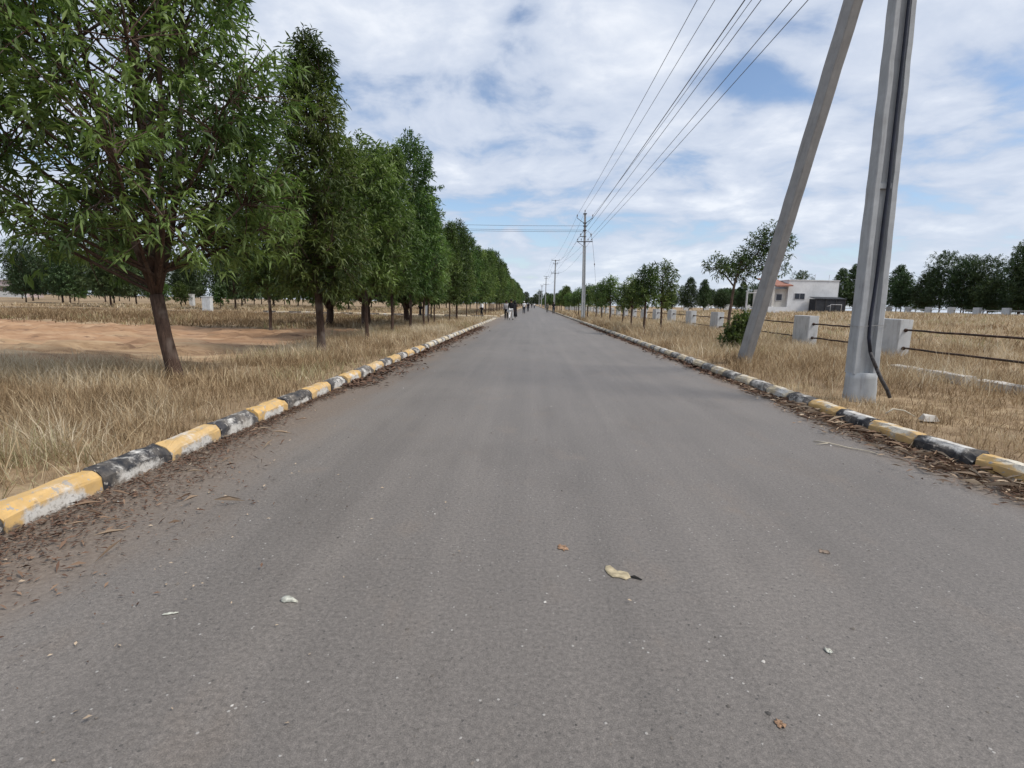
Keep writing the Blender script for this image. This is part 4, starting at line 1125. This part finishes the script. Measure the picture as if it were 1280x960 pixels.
# porch at the left
b = MB(); b.box((-W - 1.3, 3.2, 1.9), (2.6, 5.6, 3.8)); b.build('porch_wall', M['wall_side'], ho)
f = MB(); f.box((-W - 1.1, .37, 2.55), (.95, .06, 1.05)); fo = f.build('window', M['frame'], ho)
b = MB(); b.box((-W - 1.1, .33, 2.55), (.78, .03, .88)); b.build('pane', M['glass'], fo)
b = MB(); b.add([(-W - 2.3, -1.2, 4.05), (-W + .1, -1.2, 4.15), (-W + .1, 5.8, 5.55), (-W - 2.3, 5.8, 5.45), (-W - 2.3, -1.2, 4.22), (-W + .1, -1.2, 4.32), (-W + .1, 5.8, 5.72), (-W - 2.3, 5.8, 5.62)],
                [(3, 2, 1, 0), (4, 5, 6, 7), (0, 1, 5, 4), (1, 2, 6, 5), (2, 3, 7, 6), (3, 0, 4, 7)])
b.build('porch_roof', M['tile'], ho)
b = MB(); b.box((-W - 2.55, -.8, 2.05), (.3, .3, 4.1)); b.build('porch_column', M['wall_side'], ho)
b = MB(); b.box((-W - 1.6, -.95, .55), (3.2, .16, 1.1)); b.build('low_wall', M['wall'], ho)
for k, x in enumerate((-W + .5, -W + 2.2, -W + 3.9, -W + 6.0)):
    b = MB(); b.tube([(x, .3, Hh + .1), (x + .03, .3, Hh + .95)], .03, 5); b.build('rebar', M['pipe'], ho)
nt = empty('net_shed', (hx0 + 5.2, HY - 1.3, gz1(45, HY - 1.3)), 'low dark shade net lean-to built against the white house front', 'shed')
b = MB(); b.box((0, -.9, 1.1), (4.2, .05, 1.9)); b.box((-2.1, 0, 1.1), (.05, 1.8, 1.9)); b.box((2.1, 0, 1.1), (.05, 1.8, 1.9)); b.build('net_wall', M['net'], nt)
b = MB(); b.add([(-2.25, -1.05, 2.05), (2.25, -1.05, 2.05), (2.25, .95, 2.35), (-2.25, .95, 2.35), (-2.25, -1.05, 2.1), (2.25, -1.05, 2.1), (2.25, .95, 2.4), (-2.25, .95, 2.4)], [(3, 2, 1, 0), (4, 5, 6, 7), (0, 1, 5, 4), (1, 2, 6, 5), (2, 3, 7, 6), (3, 0, 4, 7)]); b.build('net_roof', M['net'], nt)
for x in (-2.12, -.7, .8, 2.12):
    b = MB(); b.tube([(x, -.95, -.2), (x, -.95, 2.1)], .045, 6); b.build('post', M['steel'], nt)
b = MB(); b.tube([(-.6, 0, -.2), (-.6, 0, 1.25), (.95, 0, 1.25), (.95, 0, -.2)], .055, 6); b.tube([(-1.1, 0, 1.0), (-.6, 0, 1.1)], .04, 6)
tag(b.build('pipe_frame', M['pipe'], None, True, (hx0 + 5.3, HY - 3.2, gz1(45, HY - 3.2))), 'white pipe goal shaped frame standing before the dark net lean-to', 'pipe frame')
lp = empty('lamp_post', (30.2, 74, gz1(30.2, 74)), 'short white lamp post with one side arm behind the two lobed tree', 'lamp post')
b = MB(); b.tube([(0, 0, -.2), (0, 0, 3.4)], [.16, .12], 8); b.build('post', M['pipe'], lp)
b = MB(); b.tube([(.1, 0, 3.0), (1.4, 0, 3.05)], .06, 6); b.build('arm', M['pipe'], lp)
b = MB(); b.box((1.65, 0, 3.07), (.55, .25, .14)); b.build('lamp_head', M['frame'], lp)
# far building at the left edge
fb = empty('concrete_building', (-180, 168, gz1(-180, 168)), 'pale pinkish concrete building with a flat overhanging slab, far off at the left edge', 'building')
M['pink'] = m_concrete('pinkish_wall', (0.46, 0.38, 0.37), (0.36, 0.3, 0.3), .5)
b = MB(); b.box((0, 4, 2.6), (18, 8, 5.6)); b.build('wall', M['pink'], fb)
b = MB(); b.box((0, 3.4, 3.6), (20.5, 10.5, .3)); b.box((0, 4, 5.6), (19, 9, .3)); b.build('slab', M['white_concrete'], fb)
for x in (-7, -4.2, -1.4, 1.4, 4.2, 7):
    f = MB(); f.box((x, -.04, 2.2), (1.5, .08, 1.5)); fo = f.build('window', M['frame'], fb)
    b = MB(); b.box((x, -.1, 2.2), (1.3, .04, 1.3)); b.build('pane', M['glass'], fo)
b = MB(); b.box((0, 0, .9), (40, .25, 2.0)); tag(b.build('compound_wall', M['pier'], None, False, (-181, 160, gz1(-181, 160))), 'low pale compound wall before the pinkish far left building', 'wall')

# ------------------------------------------------------------------ people
SK = m_simple('skin', (0.17, 0.09, 0.06), .6, .15, 4)
def cloth(name, c): return m_simple(name, c, .9, .25, 8)
C_BLK, C_WHT, C_GRY, C_NAVY, C_TAN = cloth('black_cloth', (.012, .012, .015)), cloth('white_cloth', (.72, .72, .72)), cloth('grey_cloth', (.42, .41, .42)), cloth('dark_blue_cloth', (.03, .035, .05)), cloth('olive_cloth', (.10, .10, .085))
HAIR = cloth('black_hair', (.01, .009, .009)); EYE = m_simple('eye_white', (.5, .5, .5), .3, .05, 3); SHOE = cloth('shoes', (.05, .045, .045))
def skin_mesh(name, verts, edges, mats, root=0, sub=1):
    me = bpy.data.meshes.new(name); me.from_pydata([v[:3] for v in verts], edges, [])
    o = bpy.data.objects.new(name, me); col.objects.link(o)
    md = o.modifiers.new('skin', 'SKIN'); md.use_smooth_shade = True
    for i, sv in enumerate(me.skin_vertices[0].data):
        r = verts[i][3]; sv.radius = (r, r) if not isinstance(r, tuple) else r; sv.use_root = (i == root)
    s = o.modifiers.new('sub', 'SUBSURF'); s.levels = sub; s.render_levels = sub
    dg = bpy.context.evaluated_depsgraph_get()
    out = bpy.data.meshes.new_from_object(o.evaluated_get(dg))
    bpy.data.objects.remove(o); bpy.data.meshes.remove(me)
    out.name = name; out.materials.clear(); out.materials.append(mats)
    out.polygons.foreach_set('use_smooth', [True] * len(out.polygons))
    return out
def person(loc, rz, label, shirt, legs, stride=.22, h=1.7, group=None, long_coat=None, sleeve=1, bag=None, cap=None, arm=.12, sit=False):
    o = empty('person', loc, label, 'person', group, rz); s = h / 1.7; o.scale = (s, s, s)
    V = []; E_ = []
    def v(x, y, z, r, par=None):
        V.append((x, y, z, r)); i = len(V) - 1
        if par is not None: E_.append((par, i))
        return i
    dz = -0.03 if stride > .1 else 0
    J = {}
    J['pel'] = v(0, 0, .95 + dz, (.14, .11)); J['wai'] = v(0, 0, 1.08 + dz, (.125, .095), J['pel']); J['che'] = v(0, .01, 1.28 + dz, (.15, .11), J['wai'])
    J['nb'] = v(0, 0, 1.42 + dz, .075, J['che']); nk = v(0, .01, 1.485 + dz, .05, J['nb']); hd = v(0, .025, 1.56 + dz, (.072, .085), nk); ht_ = v(0, .02, 1.645 + dz, (.075, .09), hd)
    v(0, .125, 1.565 + dz, .016, hd)
    for sd in (-1, 1):
        v(sd * .088, .02, 1.575 + dz, .014, hd)
        sh = v(sd * .175, 0, 1.385 + dz, .058, J['che']); el = v(sd * .225, -sd * arm * .4, 1.11 + dz, .042, sh); wr = v(sd * .235, -sd * arm + .07, .88 + dz, .028, el)
        pm = v(sd * .237, -sd * arm + .09, .80 + dz, .034, wr)
        J['sh%d' % sd], J['el%d' % sd], J['wr%d' % sd] = V[sh], V[el], V[wr]
        for q, fy in enumerate((-.028, -.009, .010, .028)):
            k = v(sd * .237, V[pm][1] + fy, .745 + dz, .0095, pm); v(sd * .228, V[pm][1] + fy + .004, .705 + dz + .008 * abs(q - 1.4), .008, k)
        k = v(sd * .225, V[pm][1] + .048, .79 + dz, .010, pm); v(sd * .215, V[pm][1] + .06, .755 + dz, .009, k)
        f = sd * stride
        hp = v(sd * .092, 0, .89 + dz, .092, J['pel']); kn = v(sd * .098, f * .5 + .035, .50 + dz * .6, .06, hp); an = v(sd * .1, f, .085 + (.05 if f < -.1 else 0), .038, kn)
        toe = v(sd * .11, f + .15, .035, .034, an)
        J['hp%d' % sd], J['kn%d' % sd], J['an%d' % sd], J['to%d' % sd] = V[hp], V[kn], V[an], V[toe]
    link('body', skin_mesh('body', V, E_, SK), o)
    def grow(q, g): return (*q[:3], tuple(a + g for a in q[3]) if isinstance(q[3], tuple) else q[3] + g)
    # shirt
    v2 = [grow(V[J['wai']], .022), (0, 0, .90 + dz, (.165, .13)), grow(V[J['che']], .022), (0, 0, 1.41 + dz, .085)]; e2 = [(0, 1), (0, 2), (2, 3)]
    for sd in (-1, 1):
        n = len(v2); v2 += [grow(J['sh%d' % sd], .02), grow(J['el%d' % sd], .02)]; e2 += [(2, n), (n, n + 1)]
        if sleeve > 1: v2.append(grow(J['wr%d' % sd], .018)); e2.append((n + 1, n + 2))
    link('shirt', skin_mesh('shirt', v2, e2, shirt), o)
    v3 = [grow(V[J['pel']], .012)]; e3 = []
    for sd in (-1, 1):
        n = len(v3); v3 += [grow(J['hp%d' % sd], .018), grow(J['kn%d' % sd], .022), grow(J['an%d' % sd], .024)]; e3 += [(0, n), (n, n + 1), (n + 1, n + 2)]
    link('trousers', skin_mesh('trousers', v3, e3, legs), o)
    for sd in (-1, 1):
        a, t = J['an%d' % sd], J['to%d' % sd]
        link('shoe', skin_mesh('shoe', [(a[0], a[1] - .045, a[2] - .035, .042), (a[0], a[1] + .04, a[2] - .04, .042), (t[0], t[1] + .01, t[2] + .002, .038)], [(0, 1), (1, 2)], SHOE), o)
    b = MB(); b.lathe([(.03, .105), (.07, .095), (.094, .055), (.098, .0), (.086, -.05)], (0, 0, 0), 12)
    ho_ = b.build('cap' if cap else 'hair', cap or HAIR, o, True, (0, .005, 1.622 + dz)); ho_.scale = (.95, 1.12, 1.05); ho_.rotation_euler = (-.28, 0, 0)
    b = MB()
    for sd in (-1, 1): b.lathe([(.003, -.012), (.011, -.006), (.012, .003), (.004, .012)], (sd * .032, .107, 1.592 + dz), 6)
    b.build('eyes', EYE, o)
    if long_coat:
        b = MB(); b.lathe([(.30, .12), (.28, .4), (.23, .75), (.185, 1.0), (.19, 1.2), (.205, 1.36), (.11, 1.45), (.06, 1.47)], (0, 0, dz), 16)
        c = b.build('robe', long_coat, o, True); c.scale = (1, .72, 1)
        b = MB(); b.lathe([(.15, -.18), (.125, -.05), (.115, .05), (.09, .11), (.03, .135)], (0, -.012, 1.60 + dz), 12); b.build('headscarf', long_coat, o, True)
    return o
WG = 'people walking along the road'
person((-2.15, 45.0, 0), 0.1, 'walker in pale grey top and black trousers, leftmost of the group by the left kerb', C_GRY, C_BLK, .2, 1.68, WG, sleeve=2)
person((-1.72, 44.6, 0), -0.15, 'walker in black top and white trousers beside the one in grey', C_BLK, C_WHT, .26, 1.78, WG, sleeve=2)
person((-1.68, 52.5, 0), 0.0, 'figure in a long black robe just beyond the walker in white trousers', C_BLK, C_BLK, .12, 1.72, WG, long_coat=C_BLK)
person((-1.02, 74.0, 0), 3.1, 'walker in white shirt and dark trousers in the middle of the road', C_WHT, C_NAVY, .1, 1.75, WG, cap=C_WHT)
person((-0.55, 92.0, 0), 3.1, 'dark clothed walker just behind the one in white shirt', C_BLK, C_NAVY, .15, 1.7, WG)
person((3.42, 79.0, 0), 3.2, 'person in dark top with bare arms standing by the right kerb', C_BLK, C_NAVY, .1, 1.75, WG, sleeve=1)
person((2.75, 88.0, 0), 0.0, 'person in olive grey clothes left of the one by the right kerb', C_TAN, C_TAN, .15, 1.72, WG, sleeve=2)
person((1.0, 165.0, 0), 0.0, 'tiny figure in white top far down the road', C_WHT, C_NAVY, .2, 1.75, WG)
person((0.2, 178.0, 0), 0.0, 'tiny dark figure far down the road', C_BLK, C_NAVY, .2, 1.7, WG)
person((-0.9, 190.0, 0), 0.0, 'tiny figure in grey top far down the road, left of the white one', C_GRY, C_NAVY, .2, 1.7, WG)
person((-5.2, 54.5, .004), 1.2, 'person in white top and black trousers standing among the left row trunks', C_WHT, C_BLK, .18, 1.65, WG, sleeve=2)
person(gp(-9.5, 44.2), 1.6, 'person in black clothes standing behind the left row trunks', C_BLK, C_BLK, .1, 1.65, WG, sleeve=2)
bg = empty('shoulder_bag', (-1.96, 44.78, .62), 'white bag carried between the two nearest walkers', 'bag')
b = MB(); r_ = random.Random(1); b.lathe([(.06, 0), (.13, .03), (.15, .13), (.12, .24), (.07, .29)], (0, 0, 0), 10); bo = b.build('sack', C_WHT, bg, True); bo.scale = (.9, .6, 1)
b = MB(); b.tube([(-.07, 0, .27), (-.05, 0, .38), (.05, 0, .38), (.07, 0, .27)], .012, 6); b.build('handle', C_WHT, bg)

# ------------------------------------------------------------------ sky, sun, camera
SUN_DIR = Vector((0.72, -0.30, 1.0)).normalized()
w = bpy.data.worlds.new('World'); scn.world = w; w.use_nodes = True
nt_ = w.node_tree; nt_.nodes.clear()
class WT(NT):
    def __init__(s, t): s.t = t
t = WT(nt_)
outw = t.n('ShaderNodeOutputWorld')
sky = t.n('ShaderNodeTexSky', sky_type='NISHITA'); sky.sun_disc = False
sky.sun_elevation = math.asin(SUN_DIR.z); sky.sun_rotation = math.atan2(SUN_DIR.x, SUN_DIR.y)
sky.altitude = 500; sky.air_density = 1.0; sky.dust_density = 1.2; sky.ozone_density = 1.6
bg1 = t.n('ShaderNodeBackground'); t.l(sky.outputs[0], bg1.inputs[0]); bg1.inputs[1].default_value = 0.145
tc = t.n('ShaderNodeTexCoord').outputs['Generated']
sx = t.n('ShaderNodeSeparateXYZ'); t.l(tc, sx.inputs[0])
zc = t.math('MAXIMUM', sx.outputs[2], 0.0)
den = t.math('ADD', zc, 0.22)
cx = t.n('ShaderNodeCombineXYZ'); t.l(t.math('DIVIDE', sx.outputs[0], den), cx.inputs[0]); t.l(t.math('DIVIDE', sx.outputs[1], den), cx.inputs[1])
pv = cx.outputs[0]
def warp(vec, sc, amt):
    n = t.n('ShaderNodeTexNoise'); n.inputs['Scale'].default_value = sc; n.inputs['Detail'].default_value = 3; t.l(vec, n.inputs['Vector'])
    a = t.n('ShaderNodeVectorMath', operation='SUBTRACT'); t.l(n.outputs['Color'], a.inputs[0]); a.inputs[1].default_value = (.5, .5, .5)
    m = t.n('ShaderNodeVectorMath', operation='SCALE'); t.l(a.outputs[0], m.inputs[0]); m.inputs['Scale'].default_value = amt
    b_ = t.n('ShaderNodeVectorMath', operation='ADD'); t.l(vec, b_.inputs[0]); t.l(m.outputs[0], b_.inputs[1]); return b_.outputs[0]
pw = warp(pv, 1.1, 0.5)
big = t.noise(t.mapping(pw, (0.95, 1.05, 1), (2.3, 0.4, 0)), 1.1, 3, 0.5)
puff = t.noise(t.mapping(pw, (1.0, 1.0, 1), (7.1, 3.0, 0)), 3.6, 6, 0.55)
fine = t.noise(t.mapping(pw, (0.9, 1.2, 1), (1.1, 9.0, 0)), 10, 5, 0.6)
dens = t.math('ADD', t.math('ADD', t.math('MULTIPLY', big, 0.38), t.math('MULTIPLY', puff, 0.49)), t.math('MULTIPLY', fine, 0.13))
def gap(px, py, rx, ry, amt):
    """a thinner place in the cloud sheet"""
    global dens
    m = t.mapping(pw, (1 / rx, 1 / ry, 0), (-px / rx, -py / ry, 0))
    n = t.n('ShaderNodeVectorMath', operation='LENGTH'); t.l(m, n.inputs[0])
    k = t.math('SUBTRACT', 1.0, t.smooth(n.outputs['Value'], 0.0, 1.0))
    dens = t.math('ADD', dens, t.math('MULTIPLY', k, -amt))
gap(0.62, 1.57, 0.34, 0.13, 0.17); gap(1.10, 1.38, 0.40, 0.20, 0.17); gap(-0.046, 1.365, 0.13, 0.055, 0.10)
gap(-0.22, 1.56, 0.15, 0.12, -0.02); gap(-0.2, 2.3, 0.5, 0.35, 0.05); gap(0.6, 2.75, 1.1, 0.30, 0.08); gap(-0.9, 2.9, 1.2, 0.4, 0.06)
gap(-0.3, 1.45, 0.8, 0.40, -0.06); gap(0.25, 1.4, 0.3, 0.3, -0.05); gap(1.2, 1.9, 0.6, 0.3, -0.04)
mask = t.smooth(dens, 0.33, 0.49)
ccol = t.ramp(dens, [(0.39, (0.46, 0.535, 0.68)), (0.47, (0.555, 0.62, 0.745)), (0.54, (0.65, 0.705, 0.81)), (0.62, (0.82, 0.855, 0.92))])
hz_ = t.math('SUBTRACT', 1.0, t.smooth(sx.outputs[2], 0.0, 0.20))
ccol = t.mix(t.math('MULTIPLY', hz_, 0.4), ccol, (0.60, 0.68, 0.79))
mask = t.math('MAXIMUM', mask, t.math('MULTIPLY', hz_, 0.55))
mask = t.math('MULTIPLY', mask, 0.94)
bg2 = t.n('ShaderNodeBackground'); t.l(ccol, bg2.inputs[0]); bg2.inputs[1].default_value = 1.0
mx = t.n('ShaderNodeMixShader'); t.l(mask, mx.inputs[0]); t.l(bg1.outputs[0], mx.inputs[1]); t.l(bg2.outputs[0], mx.inputs[2]); t.l(mx.outputs[0], outw.inputs[0])

sd = bpy.data.lights.new('sun', 'SUN'); sd.energy = 3.1; sd.angle = rad(18); sd.color = (1.0, 0.95, 0.88)
so_ = bpy.data.objects.new('sun', sd); col.objects.link(so_); so_.rotation_euler = SUN_DIR.to_track_quat('Z', 'Y').to_euler(); so_.location = (0, 0, 40)

cam = bpy.data.cameras.new('camera'); cam.sensor_width = 36; cam.lens = 18.0; cam.clip_start = 0.05; cam.clip_end = 6000
co = bpy.data.objects.new('camera', cam); col.objects.link(co); scn.camera = co
f_ = 640.0; a_ = rad(1.2)
dv = Vector(((664 - 640) / f_, -(380 - 480) / f_, 1.0)).normalized(); hzv = Vector((math.cos(a_), -math.sin(a_), 0))
upv = hzv.cross(dv).normalized()
if upv.y < 0: upv = -upv
xv = dv.cross(upv)
if xv.x < 0: xv = -xv
Rm = Matrix((xv, dv, upv))            # rows: world axes in (right, up, forward)
r0, r1, r2 = Rm.col[0], Rm.col[1], Rm.col[2]
m4 = Matrix.Identity(4)
for i in range(3): m4[i][0] = r0[i]; m4[i][1] = r1[i]; m4[i][2] = -r2[i]
m4[2][3] = 1.4
co.matrix_world = m4

vs = scn.view_settings
scn.display_settings.display_device = 'sRGB'
vs.view_transform = 'Standard'; vs.look = 'None'; vs.exposure = 0.15; vs.gamma = 1.0; vs.use_curve_mapping = False
scn.cycles.max_bounces = 6; scn.cycles.transparent_max_bounces = 4; scn.cycles.diffuse_bounces = 3
